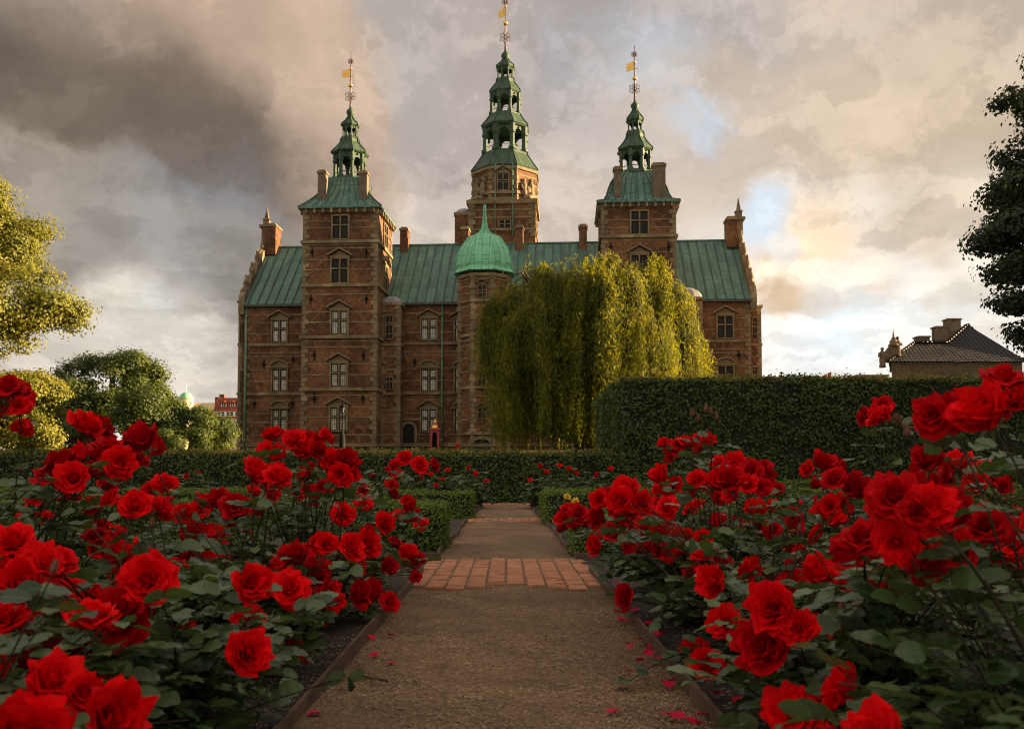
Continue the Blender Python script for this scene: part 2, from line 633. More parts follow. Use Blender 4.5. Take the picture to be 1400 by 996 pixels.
def U(px, v, py=450):
    return L(px, py, v)[0]


def Z(py, v, px=700):
    return L(px, py, v)[1]


castle = empty('castle', CO, -CA, label='red brick Renaissance castle with green copper roofs and three spired towers', cat='castle')

DEPTH = 13.0
uL, uR = U(335, 0), U(1026, 0)
zE, zRidge = Z(418, 0, 377), Z(338, 6.5, 395)
body = MB().box(uL, uR, 0, DEPTH, -0.5, zE)
trim = MB()


def band(mb, u0, u1, v, z, h=0.2, out=0.06):
    mb.box(u0, u1, v - out, v, z - h / 2, z + h / 2)


# --- windows: one surround with mullion and transom, panes and pediment below it
def window_meshes():
    f = MB()
    w, h = 1.4, 2.2
    f.box(-w / 2 - .12, -w / 2 + .02, -.16, .02, 0, h)
    f.box(w / 2 - .02, w / 2 + .12, -.16, .02, 0, h)
    f.box(-w / 2 + .02, w / 2 - .02, -.16, .02, h - .12, h)
    f.box(-w / 2 + .02, w / 2 - .02, -.20, .02, 0, .09)
    f.box(-.07, .07, -.13, .02, .09, h - .12)
    f.box(-w / 2 + .02, -.07, -.12, .02, h * .56, h * .56 + .12)
    f.box(.07, w / 2 - .02, -.12, .02, h * .56, h * .56 + .12)
    frame = f.mesh('window', M['stone'])
    g = MB()
    g.box(-w / 2 + .02, w / 2 - .02, -.035, .01, .05, h - .06)
    sh = MB()
    for (x0, x1) in ((-w / 2 + .025, -.075), (.075, w / 2 - .025)):
        for (z0, z1) in ((.095, h * .56 - .005), (h * .56 + .125, h - .125)):
            e = .065
            sh.box(x0, x0 + e, -.07, -.03, z0, z1).box(x1 - e, x1, -.07, -.03, z0, z1)
            sh.box(x0 + e, x1 - e, -.07, -.03, z0, z0 + e).box(x0 + e, x1 - e, -.07, -.03, z1 - e, z1)
    tri = MB()
    tri.box(-w / 2 - .2, w / 2 + .2, -.2, .02, h, h + .14)
    tri.prism([(-w / 2 - .02, h + .14), (w / 2 + .02, h + .14), (0, h + .60)], -.1, .02)
    for sgn in (-1, 1):
        a, b2 = (sgn * (w / 2 + .42), h + .10), (0, h + .70)
        tri.prism([a, (a[0], a[1] + .14), (0, h + .84), b2] if sgn > 0 else [a, b2, (0, h + .84), (a[0], a[1] + .14)], -.42, .02)
    seg = MB()
    seg.box(-w / 2 - .34, w / 2 + .34, -.36, .02, h, h + .13)
    arc = [(math.cos(R(t)) * (w / 2 + .1), h + .13 + math.sin(R(t)) * .5) for t in range(0, 181, 15)]
    seg.prism(arc, -.12, .02)
    for i in range(len(arc) - 1):
        (x0, z0), (x1, z1) = arc[i], arc[i + 1]
        seg.prism([(x0, z0), (x0 * 1.12, z0 + .12), (x1 * 1.12, z1 + .12), (x1, z1)], -.36, .02)
    hood = MB().box(-w / 2 - .2, w / 2 + .2, -.22, .02, h, h + .14)
    return sh.mesh('sash', M['iron']), frame, g.mesh('pane', M['glass']), g.mesh('pane', M['dark_glass']), tri.mesh('pediment', M['stone']), seg.mesh('pediment', M['stone']), hood.mesh('lintel', M['stone'])


WSH, WF, WG, WGD, WTRI, WSEG, WHOOD = window_meshes()


def window(u0, u1, z0, z1, v, ped='tri', dark=False, rot=0.0, axis='v'):
    """front windows sit on plane v; rot turns them to face elsewhere"""
    loc = ((u0 + u1) / 2, v, z0) if axis == 'v' else (v, (u0 + u1) / 2, z0)
    s = (abs(u1 - u0) / 1.4, 1, (z1 - z0) / 2.2)
    o = inst('window', WF, castle, loc, (0, 0, rot), s)
    inst('pane', WGD if dark else WG, o)
    inst('sash', WSH, o)
    if ped:
        inst('pediment', {'tri': WTRI, 'seg': WSEG, 'hood': WHOOD}[ped], o)
    return o


def pwin(x0, x1, y0, y1, v, **kw):
    a, b2 = L(x0, y1, v), L(x1, y0, v)
    return window(a[0], b2[0], a[1], b2[1], v, **kw)


def anchors(lst, v):
    for (px, py) in lst:
        u, z = L(px, py, v)
        m = MB()
        m.box(u - .05, u + .05, v - .05, v + .01, z - .42, z + .42)
        m.prism([(u - .2, z), (u, z - .22), (u + .2, z), (u, z + .25)], v - .06, v + .01)
        m.obj('wall_anchor', M['iron'], castle)


# main block, sandstone bands and storey cornices
LEV = [(471, .26), (538, .26)]
for py, h in LEV:
    band(trim, uL, uR, 0, Z(py, 0, 380), h, .14)
for py in (441, 456, 482, 487, 505, 521, 547, 565, 577, 594, 430):
    band(trim, uL, uR, 0, Z(py, 0, 380), .10, .03)
band(trim, uL, uR, 0, Z(608, 0, 380), .3, .12)
for i, z in enumerate(np.arange(0.2, zE - .6, .42)):
    w = .5 if i % 2 else .28
    trim.box(uR - w, uR + .045, -.055, .6, z + .02, z + .39)
    trim.box(uL - .045, uL + w, -.055, .6, z + .02, z + .39)
body.obj('main_wall', M['brick'], castle)
trim.obj('stone_band', M['stone'], castle)
MB().box(uL - .1, uR + .1, -.45, .02, zE - .12, zE + .1).obj('gutter', M['gutter'], castle)

# main roof with standing seams
roof = MB()
ov = -.4
roof.prism([(ov, zE + .1), (DEPTH + .4, zE + .1), (6.5, zRidge)], uL, uR, axis='x')
seams = MB()
sl = Vector((0, 6.5 - ov, zRidge - zE - .1))
nn = Vector((0, -sl.z, sl.y)).normalized()
for u in np.arange(uL + .4, uR, .82):
    for k in range(1):
        a = Vector((u, ov, zE + .1))
        b2 = a + sl
        w = .035
        seams.add([a + Vector((-w, 0, 0)), a + Vector((w, 0, 0)), b2 + Vector((w, 0, 0)), b2 + Vector((-w, 0, 0)),
                   a + Vector((-w, 0, 0)) + nn * .09, a + Vector((w, 0, 0)) + nn * .09, b2 + Vector((w, 0, 0)) + nn * .09, b2 + Vector((-w, 0, 0)) + nn * .09],
                  [(4, 5, 6, 7), (0, 1, 5, 4), (1, 2, 6, 5), (2, 3, 7, 6), (3, 0, 4, 7)])
ro = roof.obj('roof', M['copper'], castle)
seams.obj('roof_seam', M['gutter'], ro)
MB().box(uL, uR, 6.38, 6.62, zRidge - .05, zRidge + .1).obj('ridge_cap', M['copper'], ro)

# main windows
for (x0, x1) in ((372.5, 392.5), (576, 597)):
    pwin(x0, x1, 436 if x0 < 500 else 434, 469 if x0 < 500 else 466, 0, ped='tri')
    pwin(x0, x1, 503, 536, 0, ped='seg')
    pwin(x0, x1, 558, 590.5, 0, ped='seg' if x0 < 500 else 'tri')
for x0 in (622, 720, 765):
    for (y0, y1, p) in ((434, 466, 'tri'), (503, 536, 'seg'), (558, 590, 'seg')):
        pwin(x0, x0 + 21, y0, y1, 0, ped=p)
pwin(981, 1001.5, 430, 463, 0, ped='tri', dark=True)
pwin(981.5, 1002, 499, 531, 0, ped='seg', dark=True)
pwin(981.5, 1002, 555, 587, 0, ped='seg')
anchors([(361, 498), (401, 492), (348, 552), (400, 551), (567, 495), (1010, 485)], 0)

# arched doorway left of the middle window
u0, zb = L(551, 610, 0)
u1, zt = L(567, 579, 0)
uc, hw = (u0 + u1) / 2, (u1 - u0) / 2
dr = [(uc - hw, 0), (uc + hw, 0)] + [(uc + hw * math.cos(R(t)), zt - hw + hw * math.sin(R(t))) for t in range(0, 181, 15)]
door = MB().prism(dr, -.06, .01).obj('door', M['dark'], castle)
fr = MB()
n = 12
for i in range(n):
    t0, t1 = R(180 * i / n), R(180 * (i + 1) / n)
    fr.prism([(uc + hw * math.cos(t0), zt - hw + hw * math.sin(t0)), (uc + (hw + .25) * math.cos(t0), zt - hw + (hw + .25) * math.sin(t0)),
              (uc + (hw + .25) * math.cos(t1), zt - hw + (hw + .25) * math.sin(t1)), (uc + hw * math.cos(t1), zt - hw + hw * math.sin(t1))], -.2, .01)
fr.box(uc - hw - .25, uc - hw, -.2, .01, 0, zt - hw)
fr.box(uc + hw, uc + hw + .25, -.2, .01, 0, zt - hw)
fr.box(uc - hw - .5, uc + hw + .5, -.3, .01, zt + .3, zt + .5)
fr.obj('door_surround', M['stone'], door)

# downpipes
for px in (605, 337.5):
    u = U(px, 0)
    m = MB().tube([(u, -.16, 0), (u, -.16, zE)], .09, 8)
    for z in (1.5, 5, 9, zE - 1):
        m.box(u - .13, u + .13, -.27, 0, z, z + .12)
    m.obj('downpipe', M['pipe'], castle)


M['chimney'] = plain('sooty chimney render', (.13, .095, .06), .9, var=.4, scale=1.5)


# --- square stair towers
def chimney_box(name, u, v, w, d, z0, z1, mat, parent=castle):
    m = MB().box(u - w / 2, u + w / 2, v - d / 2, v + d / 2, z0, z1 - .35)
    o = m.obj(name, mat, parent)
    c = MB().box(u - w / 2 - .08, u + w / 2 + .08, v - d / 2 - .08, v + d / 2 + .08, z1 - .35, z1 - .15)
    c.box(u - w / 2 + .06, u + w / 2 - .06, v - d / 2 + .06, v + d / 2 - .06, z1 - .15, z1)
    c.obj('chimney_cap', M['stone'], o)
    return o


def oct_lantern(cu, cv, stages, roofs, mat=None, arch=True):
    """stages: (z0, z1, apothem) open storeys of eight posts; roofs: lists of (apothem, z)"""
    mat = mat or M['lantern']
    k = 1 / math.cos(R(22.5))
    top = None
    tops = []
    for pr in roofs:
        top = MB().lathe([(a * k, z) for a, z in pr], cu, cv).obj('lantern_roof', mat, castle)
        tops.append(top)
        ribs = MB()
        for i in range(8):
            a = R(22.5 + 45 * i)
            pts = [(cu + (r * k + .02) * math.cos(a), cv + (r * k + .02) * math.sin(a), z + .02) for r, z in pr]
            ribs.tube(pts, .055, 5)
        ribs.obj('hip_roll', mat, top)
    for si, (z0, z1, ap) in enumerate(stages):
        top = tops[si + 1]
        pw = ap * .13
        for i in range(8):
            ar = MB()
            a = R(22.5 + 45 * i)
            x, y = cu + ap * k * .93 * math.cos(a), cv + ap * k * .93 * math.sin(a)
            h = z1 - z0
            m = MB()
            m.lathe([(pw * 1.5, z0), (pw * 1.5, z0 + h * .1), (pw, z0 + h * .13), (pw * .9, z0 + h * .62), (pw * 1.35, z0 + h * .66), (pw * 1.35, z0 + h * .72), (pw * 1.1, z0 + h * .74), (pw * 1.2, z1)], x, y, 8, a)
            m.obj('column', mat, top)
            # arch between this post and the next
            b2 = R(22.5 + 45 * (i + 1))
            p = Vector((x, y, 0))
            q = Vector((cu + ap * k * .93 * math.cos(b2), cv + ap * k * .93 * math.sin(b2), 0))
            e = (q - p)
            ln = e.length
            e.normalize()
            nrm = Vector((e.y, -e.x, 0))
            ns = 8
            zs = z0 + h * .66
            rr = ln / 2 - pw
            for j in range(ns):
                t0, t1 = math.pi * j / ns, math.pi * (j + 1) / ns
                s0, s1 = ln / 2 - rr * math.cos(t0), ln / 2 - rr * math.cos(t1)
                y0, y1 = zs + min(rr, h * .22) * math.sin(t0), zs + min(rr, h * .22) * math.sin(t1)
                for off in (-.05, .05):
                    A, B = p + e * s0 + nrm * off, p + e * s1 + nrm * off
                    ar.poly([(A.x, A.y, y0), (B.x, B.y, y1), (B.x, B.y, z1), (A.x, A.y, z1)])
                A, B = p + e * s0, p + e * s1
                ar.poly([(A.x + nrm.x * .05, A.y + nrm.y * .05, y0), (B.x + nrm.x * .05, B.y + nrm.y * .05, y1),
                         (B.x - nrm.x * .05, B.y - nrm.y * .05, y1), (A.x - nrm.x * .05, A.y - nrm.y * .05, y0)])
            mid = p + e * (ln / 2)
            MB().ball((mid.x + nrm.x * .08, mid.y + nrm.y * .08, zs + h * .25), h * .045, 6, 4).obj('keystone', mat, top)
            if h > 1.4:
                for zz2 in (z0 + h * .22,):
                    MB().tube([p + Vector((0, 0, zz2)), q + Vector((0, 0, zz2))], .035, 4).obj('rail', mat, top)
            ar.obj('arch', mat, top)
    return top


def ring(mb, c, r, t, axis_u=True, n=18):
    pts = [(c[0] + r * math.cos(2 * math.pi * i / n), c[1], c[2] + r * math.sin(2 * math.pi * i / n)) for i in range(n + 1)]
    mb.tube(pts, t, 4)


def spire(cu, cv, zs, scale, flag_turn):
    """zs: z of ball base, scroll ornament, gilt ball, flag, upper ball, star, tip"""
    zb0, zo, zg, zf, zu, zt2, ztip = zs
    pole = MB().tube([(cu, cv, zb0 - .3), (cu, cv, zb0 + (ztip - zb0) * .5), (cu, cv, ztip)], [.11 * scale, .07 * scale, .03], 6)
    for f in (.18, .3, .42):
        pole.ball((cu, cv, zb0 + (zo - zb0) * f), .13 * scale, 8, 4)
    p = pole.obj('spire_pole', M['rose_iron'], castle)
    MB().lathe([(.14 * scale, zb0 - .55 * scale), (.30 * scale, zb0 - .35 * scale), (.42 * scale, zb0 - .08 * scale), (.36 * scale, zb0 + .14 * scale), (.18 * scale, zb0 + .3 * scale), (.12 * scale, zb0 + .5 * scale)], cu, cv, 12, 0, True).obj('spire_knob', M['lantern'], castle)
    for (z, r) in ((zo, .62 * scale), (zt2, .34 * scale)):
        orn = MB()
        for i in range(6):
            a = R(60 * i + 30)
            ring(orn, (cu + r * .56 * math.cos(a), cv, z + r * .56 * math.sin(a)), r * .36, .022 * scale, n=10)
            orn.tube([(cu, cv, z), (cu + r * 1.06 * math.cos(a), cv, z + r * 1.06 * math.sin(a))], .02 * scale, 4)
            ring2 = [(cu, cv + r * .6 * math.cos(a + t) * 0 + r * .56 * math.cos(a) + r * .36 * math.cos(t), z + r * .56 * math.sin(a) + r * .36 * math.sin(t)) for t in np.linspace(0, 6.283, 9)]
            orn.tube(ring2, .022 * scale, 4)
        orn.obj('scroll_ornament', M['rose_iron'], p)
    MB().ball((cu, cv, zg), .24 * scale, 12, 8).obj('gilt_ball', M['gold'], castle)
    MB().ball((cu, cv, zu), .15 * scale, 10, 6).obj('gilt_ball', M['gold'], castle)
    w, h = 1.0 * scale, .42 * scale
    c, s = math.cos(flag_turn), math.sin(flag_turn)
    out = [(0.05, -h), (.35, -h * .85), (.75, -h * 1.0), (1.0, -h * .75), (.8, -h * .2), (1.05, h * .1), (.82, h * .35), (1.0, h * 1.0), (.6, h * .8), (.3, h * 1.05), (.05, h)]
    fl = MB()
    vs = [(cu - a * w * c, cv + a * w * s - .025, zf + b2) for a, b2 in out] + [(cu - a * w * c, cv + a * w * s + .025, zf + b2) for a, b2 in out]
    n = len(out)
    fl.add(vs, [tuple(range(n)), tuple(reversed(range(n, 2 * n)))] + [(i, (i + 1) % n, (i + 1) % n + n, i + n) for i in range(n)])
    fl.tube([(cu, cv, zf - h * .8), (cu + w * .45 * c, cv - w * .45 * s, zf - h * 1.1)], .025, 4)
    fl.ball((cu + w * .48 * c, cv - w * .48 * s, zf - h * 1.1), .06, 6, 4)
    fl.obj('vane_flag', M['gold'], castle)


def square_tower(x0, x1, vf, eave, cornices, bands, wins, side_dir, axis_px, lant, side_wins):
    u0, u1 = U(x0, vf, 400), U(x1, vf, 400)
    w = u1 - u0
    v1 = vf + w
    zt = Z(eave, vf, (x0 + x1) / 2)
    MB().box(u0, u1, vf, v1, -.5, zt).obj('tower_wall', M['brick'], castle)
    t = MB()
    mid = (x0 + x1) / 2
    for py, h, o2 in [(c, .26, .2) for c in cornices] + [(c, .11, .03) for c in bands] + [(608, .3, .14), (eave + 3, .3, .1)]:
        z = Z(py, vf, mid)
        t.box(u0 - o2, u1 + o2, vf - o2, v1 + o2, z - h / 2, z + h / 2)
    for i, z in enumerate(np.arange(.2, zt - .4, .42)):
        a, b2 = (.52, .28) if i % 2 else (.28, .52)
        for (ua, sg) in ((u0, 1), (u1, -1)):
            t.box(min(ua - sg * .055, ua + sg * a), max(ua - sg * .055, ua + sg * a), vf - .055, vf + b2, z + .015, z + .4)
            t.box(min(ua - sg * .055, ua + sg * a), max(ua - sg * .055, ua + sg * a), v1 - b2, v1 + .055, z + .015, z + .4)
    # eave corbels
    for k in range(9):
        uu = u0 + .3 + (w - .6) * k / 8
        t.box(uu - .1, uu + .1, vf - .36, vf, zt - .5, zt - .08)
        for ue, s2 in ((u1, 1), (u0, -1)):
            t.box(min(ue, ue + s2 * .36), max(ue, ue + s2 * .36), vf + .3 + (w - .6) * k / 8 - .1, vf + .3 + (w - .6) * k / 8 + .1, zt - .5, zt - .08)
    t.obj('tower_band', M['stone'], castle)
    for (a, b2, y0, y1, ped, dk) in wins:
        pwin(a, b2, y0, y1, vf, ped=ped, dark=dk)
    cu, cv = (u0 + u1) / 2, (vf + v1) / 2
    for (y0, y1, ped, dk) in side_wins:
        ue = u1 if side_dir > 0 else u0
        window(cv - .75, cv + .75, Z(y1, vf, mid), Z(y0, vf, mid), ue, ped=ped, dark=dk, rot=R(90) * side_dir, axis='u')
    # bell-cast roof
    hw = w / 2
    zl = lant['base']
    H = zl - zt
    hl = lant['half']
    prof = [(hw + .42, zt - .12), (hw + .42, zt + .02)]
    for i in range(1, 9):
        f = i / 8
        r = hl + (hw + .42 - hl) * (1 - f) ** 1.75
        prof.append((r, zt + .02 + H * f))
    if lant.get('ogee'):
        prof = [(hw + .42, zt - .12), (hw + .42, zt + .02), (hw * .93, zt + H * .09), (hw * .86, zt + H * .22), (hw * .80, zt + H * .42), (hw * .72, zt + H * .62), (hw * .6, zt + H * .8), (hl, zt + H * .97), (hl, zt + H)]
    rf = MB().square(prof, cu, cv).obj('tower_roof', M['copper'], castle)
    sm = MB()
    for k in range(-4, 5):
        f = k / 4.5
        for face in range(4):
            c2, s2 = [(1, 0), (0, 1), (-1, 0), (0, -1)][face]
            pts = [(cu + r * c2 - f * r * s2, cv + r * s2 + f * r * c2, z + .02) for r, z in prof[1:]]
            sm.tube(pts, .035, 4)
    for sx in (-1, 1):
        for sy in (-1, 1):
            sm.tube([(cu + sx * r, cv + sy * r, z + .03) for r, z in prof[1:]], .07, 5)
    sm.obj('roof_seam', M['gutter'], rf)
    return u0, u1, v1, cu, cv, zt


# left tower
VF = -4.0
VC = -.75


def zc(py, px=474, v=VC):
    return Z(py, v, px)


def half(pxw, v=VC):
    return pxw / 2 * math.hypot(0, (83 + v)) / F


LT = square_tower(414, 515, VF, 284, (330.5, 390, 460.5, 532), (302, 311, 334, 339, 355, 368, 402, 426, 440, 466, 474, 497, 512, 540, 556, 570, 594, 288),
                  [(454.7, 476.5, 293.5, 328, None, True), (453.5, 476, 352, 388, 'tri', True), (453, 475.5, 423, 458.5, 'tri', False), (452.5, 474.5, 495, 530, 'tri', False), (451.5, 474, 555, 590, 'tri', False)],
                  1, 474, dict(base=zc(250), half=half(50)), [(293.5, 328, None, True), (352, 388, 'tri', True), (423, 458.5, 'tri', True), (495, 530, 'tri', True), (555, 590, 'tri', True)])
anchors([(427, 345), (501, 345), (425, 409), (501, 409), (430, 486), (497, 486), (430, 545), (496, 545)], VF)
cu, cv = LT[3], LT[4]
oct_lantern(cu, cv, [(zc(247), zc(213), half(41)), (zc(189), zc(174), half(19))],
            [[(half(48), zc(251)), (half(46), zc(247)), (half(44), zc(246))],
             [(half(44), zc(213.5)), (half(49), zc(211.5)), (half(48), zc(210)), (half(34), zc(202)), (half(25), zc(196)), (half(25), zc(193)), (half(21), zc(189))],
             [(half(20), zc(174.5)), (half(23.5), zc(173)), (half(22), zc(170)), (half(12), zc(165)), (half(5), zc(159)), (half(3), zc(155))]])
spire(cu, cv, (zc(153), zc(132), zc(117), zc(100), zc(94), zc(84), zc(72)), .92, R(10))
for px, y0, y1, w in ((441.5, 233.5, 278, .72), (497.5, 234, 277, .72)):
    chimney_box('chimney', U(px, -3.3, 250), -3.3, w, .8, Z(y1, -3.3, px) - .3, Z(y0, -3.3, px), M['chimney'])

# right tower
RT = square_tower(823, 924.5, VF, 276, (323, 383, 455, 527), (281, 300, 311, 328, 345, 358, 395, 419, 433, 460, 468, 490, 505, 535, 550, 565),
                  [(863, 885.5, 287, 321.5, None, True), (863, 885, 347, 382, 'tri', True), (863, 885, 415, 450, 'tri', False), (863, 885, 488, 522, 'tri', False)],
                  -1, 867, dict(base=zc(241, 867), half=half(44), ogee=True), [(287, 321.5, None, True), (347, 382, 'tri', True)])
anchors([(835, 338), (914, 338)], VF)
cu, cv = RT[3], RT[4]
z2 = lambda py: zc(py, 868)
oct_lantern(cu, cv, [(z2(238), z2(209), half(40)), (z2(181), z2(168), half(18))],
            [[(half(46), z2(242)), (half(44), z2(238)), (half(42), z2(237))],
             [(half(42), z2(210)), (half(47), z2(207.5)), (half(46), z2(206)), (half(32), z2(197)), (half(24), z2(190)), (half(24), z2(186)), (half(20), z2(181))],
             [(half(19), z2(168.5)), (half(22.5), z2(166)), (half(21), z2(163)), (half(12), z2(157)), (half(5), z2(151)), (half(3), z2(147))]])
spire(cu, cv, (z2(145), z2(122), z2(108), z2(90), z2(86), z2(75), z2(63)), .92, R(35))
for px, y0, y1, w in ((844, 228.5, 272, .62), (900.5, 223.5, 271, 1.12)):
    chimney_box('chimney', U(px, -3.3, 250), -3.3, w, .8, Z(y1, -3.3, px) - .3, Z(y0, -3.3, px), M['chimney'])

# --- great tower behind the ridge
CV = 15.0
zg = lambda py: Z(py, CV, 690)
hg = lambda w: w / 2 * (83 + CV) / F
gu = U(691, CV, 200)
ap = hg(88)
k8 = 1 / math.cos(R(22.5))
b2 = MB().box(gu - hg(92), gu + hg(86), CV - ap, CV + ap, 8, zg(285))
b2.lathe([(ap * k8, zg(285)), (ap * k8, zg(240))], gu, CV)
b2.box(gu - hg(132), gu - hg(92), CV - ap + .6, CV + 2, 8, zg(303))
b2.obj('great_tower_wall', M['brick'], castle)
t = MB()
for py, h in ((285, .35), (276, .3), (262, .14), (252, .14), (243, .3)):
    rr = ap * k8 + (.16 if h > .2 else .05)
    t.lathe([(rr, zg(py) - h / 2), (rr, zg(py) + h / 2)], gu, CV)
for py, h, o2 in ((289, .4, .25), (299, .18, .06), (309, .18, .06), (325, .22, .12)):
    t.box(gu - hg(92) - o2, gu + hg(86) + o2, CV - ap - o2, CV + ap, zg(py) - h / 2, zg(py) + h / 2)
for i in range(8):
    a = R(22.5 + 45 * i)
    for j, z in enumerate(np.arange(zg(284), zg(242), .5)):
        t.lathe([(.30 if j % 2 else .38, z), (.30 if j % 2 else .38, z + .44)], gu + ap * k8 * .935 * math.cos(a), CV + ap * k8 * .935 * math.sin(a), 4, a)
for sx in (gu - hg(92), gu + hg(86)):
    for j, z in enumerate(np.arange(zg(335), zg(288), .45)):
        w = .7 if j % 2 else .45
        t.box(sx - w, sx + .06, CV - ap - .06, CV - ap + w, z, z + .42) if sx > gu else t.box(sx - .06, sx + w, CV - ap - .06, CV - ap + w, z, z + .42)
t.box(gu - hg(132) - .1, gu - hg(92), CV - ap + .5, CV + 2.1, zg(303), zg(303) + .3)
t.obj('great_tower_band', M['stone'], castle)
cap = MB()
pts = [(hg(20) * math.cos(R(a)) , math.sin(R(a)) * hg(22)) for a in range(0, 91, 15)]
cap.lathe([(r * 1.35 + .02, zg(303) + .3 + z) for r, z in pts], gu - hg(112), CV - ap + 2.3, 10, 0, True)
cap.obj('turret_cap', M['lead'], castle)
window(gu - .55, gu + .55, zg(274), zg(250), CV - ap, ped='tri', dark=True)
window(gu - .4, gu + .75, zg(327), zg(312), CV - ap, ped=None, dark=True)
for sgn in (-1, 1):
    a = R(-90 + 45 * sgn)
    bx, by = gu + (ap + .12) * math.cos(a), CV + (ap + .12) * math.sin(a)
    m = MB()
    m.lathe([(.62, -.6), (.75, -.45), (.75, -.2), (.45, -.05)], 0, 0, 8)
    for dx, hgt in ((-.5, 1.6), (.5, 1.75)):
        m.lathe([(.32, -.1), (.36, .25), (.26, .6), (.34, 1.0), (.27, 1.25), (.12, hgt - .25)], dx, 0, 8, 0, True)
        m.ball((dx, 0, hgt - .1), .2, 8, 6)
        m.tube([(dx - .28, 0, 1.1), (dx - .46, -.12, .75), (dx - .3, -.22, .5)], .09, 6)
        m.tube([(dx + .28, 0, 1.1), (dx + .42, -.1, 1.4), (dx + .36, -.12, 1.75)], .08, 6)
    m.ball((0, .05, .55), .42, 8, 6)
    o = m.obj('wall_sculpture', M['stone'], castle)
    o.location = (bx, by, zg(277))
    o.rotation_euler = (0, 0, a + R(90))
for px in (677, 701):
    uu = U(px, CV - ap, 260)
    MB().tube([(uu, CV - ap - .12, zg(334)), (uu, CV - ap - .12, zg(238))], .07, 6).obj('downpipe', M['pipe'], castle)
oct_lantern(gu, CV, [(zg(213), zg(179), hg(58)), (zg(159), zg(131), hg(40)), (zg(109), zg(95), hg(21))],
            [[(hg(90), zg(240.5)), (hg(92), zg(239)), (hg(90), zg(238)), (hg(74), zg(226)), (hg(63), zg(217)), (hg(62), zg(214)), (hg(60), zg(213))],
             [(hg(60), zg(179.5)), (hg(65), zg(177)), (hg(63), zg(175)), (hg(52), zg(168)), (hg(43), zg(161)), (hg(43), zg(159.5)), (hg(42), zg(159))],
             [(hg(39), zg(131.5)), (hg(43), zg(129)), (hg(42), zg(127)), (hg(33), zg(120)), (hg(25), zg(115)), (hg(25), zg(111)), (hg(22), zg(109))],
             [(hg(22), zg(95.5)), (hg(25), zg(93.5)), (hg(24), zg(91)), (hg(13), zg(86)), (hg(5), zg(80)), (hg(3), zg(78))]])
spire(gu, CV, (zg(76), zg(51), zg(32), zg(16), zg(9), zg(3), zg(-14)), 1.15, R(40))

# --- octagonal stair turret with onion dome
tu = U(662, -1.8, 450)
TVF = -3.6
tap = (U(695, -1.8) - U(628, -1.8)) / 2
TVC = TVF + tap
zo = lambda py: Z(py, TVF, 662)
zm = lambda py: Z(py, TVC, 662)
MB().lathe([(tap * k8, -.5), (tap * k8, zo(373))], tu, TVC).obj('stair_turret_wall', M['brick'], castle)
t = MB()
for py, h, o2 in ((375, .3, .2), (380, .16, .06), (410, .26, .18), (457, .26, .18), (529, .26, .18), (592, .26, .18), (608, .3, .1),
                  (390, .12, .05), (400, .12, .05), (418, .12, .05), (430, .12, .05), (443, .12, .05), (464, .14, .05), (471, .12, .05), (489, .12, .05), (507, .12, .05), (541, .12, .05), (555, .12, .05), (573, .12, .05)):
    z = zo(py)
    rr = tap * k8 + o2
    t.lathe([(rr, z - h / 2), (rr, z + h / 2)], tu, TVC)
for i in range(8):
    a = R(22.5 + 45 * i)
    for j, z in enumerate(np.arange(.2, zo(378), .45)):
        rr = .26 if j % 2 else .36
        t.lathe([(rr, z), (rr, z + .42)], tu + tap * k8 * .94 * math.cos(a), TVC + tap * k8 * .94 * math.sin(a), 4, a)
t.obj('stair_turret_band', M['stone'], castle)
dprof = [(40.5, 372.5), (40.0, 371.0), (38.0, 369.0), (35.6, 365.5), (37.0, 361.0), (36.5, 355.0), (35.6, 349.0), (34.1, 343.0), (31.5, 337.0), (27.6, 331.0), (22.1, 326.3), (13.4, 322.5), (8.2, 319.2), (5.2, 315.5), (3.6, 310.0), (2.5, 304.0), (1.8, 297.0), (1.2, 288.0), (1.0, 281.0)]
dm = MB()
sc_d = (83 + TVC) / F
dpr = [(h * sc_d * 1.0, Z(y, TVC - (1.2 if y > 330 else 0), 662)) for h, y in dprof]
dm.lathe([(r * k8, z) for r, z in dpr], tu, TVC)
do = dm.obj('onion_dome', M['dome'], castle)
rb = MB()
for i in range(8):
    a = R(22.5 + 45 * i)
    rb.tube([(tu + (r * k8 + .01) * math.cos(a), TVC + (r * k8 + .01) * math.sin(a), z + .01) for r, z in dpr], .05, 5)
    for fr2 in (-.4, .4):
        rb.tube([(tu + r * math.cos(a + R(22.5)) - fr2 * r * math.tan(R(22.5)) * math.sin(a + R(22.5)), TVC + r * math.sin(a + R(22.5)) + fr2 * r * math.tan(R(22.5)) * math.cos(a + R(22.5)), z + .012) for r, z in dpr[2:-4]], .025, 4)
rb.obj('dome_rib', M['dome'], do)
MB().ball((tu, TVC, dpr[-1][1]), .12, 8, 6).obj('dome_finial', M['dome'], do)
for (y0, y1, dk) in ((388.5, 407, True), (451, 470, False), (510, 526, True), (556.5, 572, True)):
    window(tu - .34, tu + .34, zo(y1), zo(y0), TVF, ped='tri', dark=dk)
# low arched opening at the turret's foot
hw = .85
zt = zo(600)
ol = [(tu - hw, 0), (tu + hw, 0)] + [(tu + hw * math.cos(R(q)), zt - hw * .7 + hw * .7 * math.sin(R(q))) for q in range(0, 181, 15)]
ao = MB().prism(ol, TVF - .05, TVF + .01).obj('cellar_arch', M['dark'], castle)
fr = MB()
for i in range(12):
    q0, q1 = R(15 * i), R(15 * i + 15)
    f2 = lambda q, e: (tu + (hw + e) * math.cos(q), zt - hw * .7 + (hw * .7 + e) * math.sin(q))
    fr.prism([f2(q0, 0), f2(q0, .28), f2(q1, .28), f2(q1, 0)], TVF - .2, TVF + .01)
fr.obj('arch_surround', M['stone'], ao)


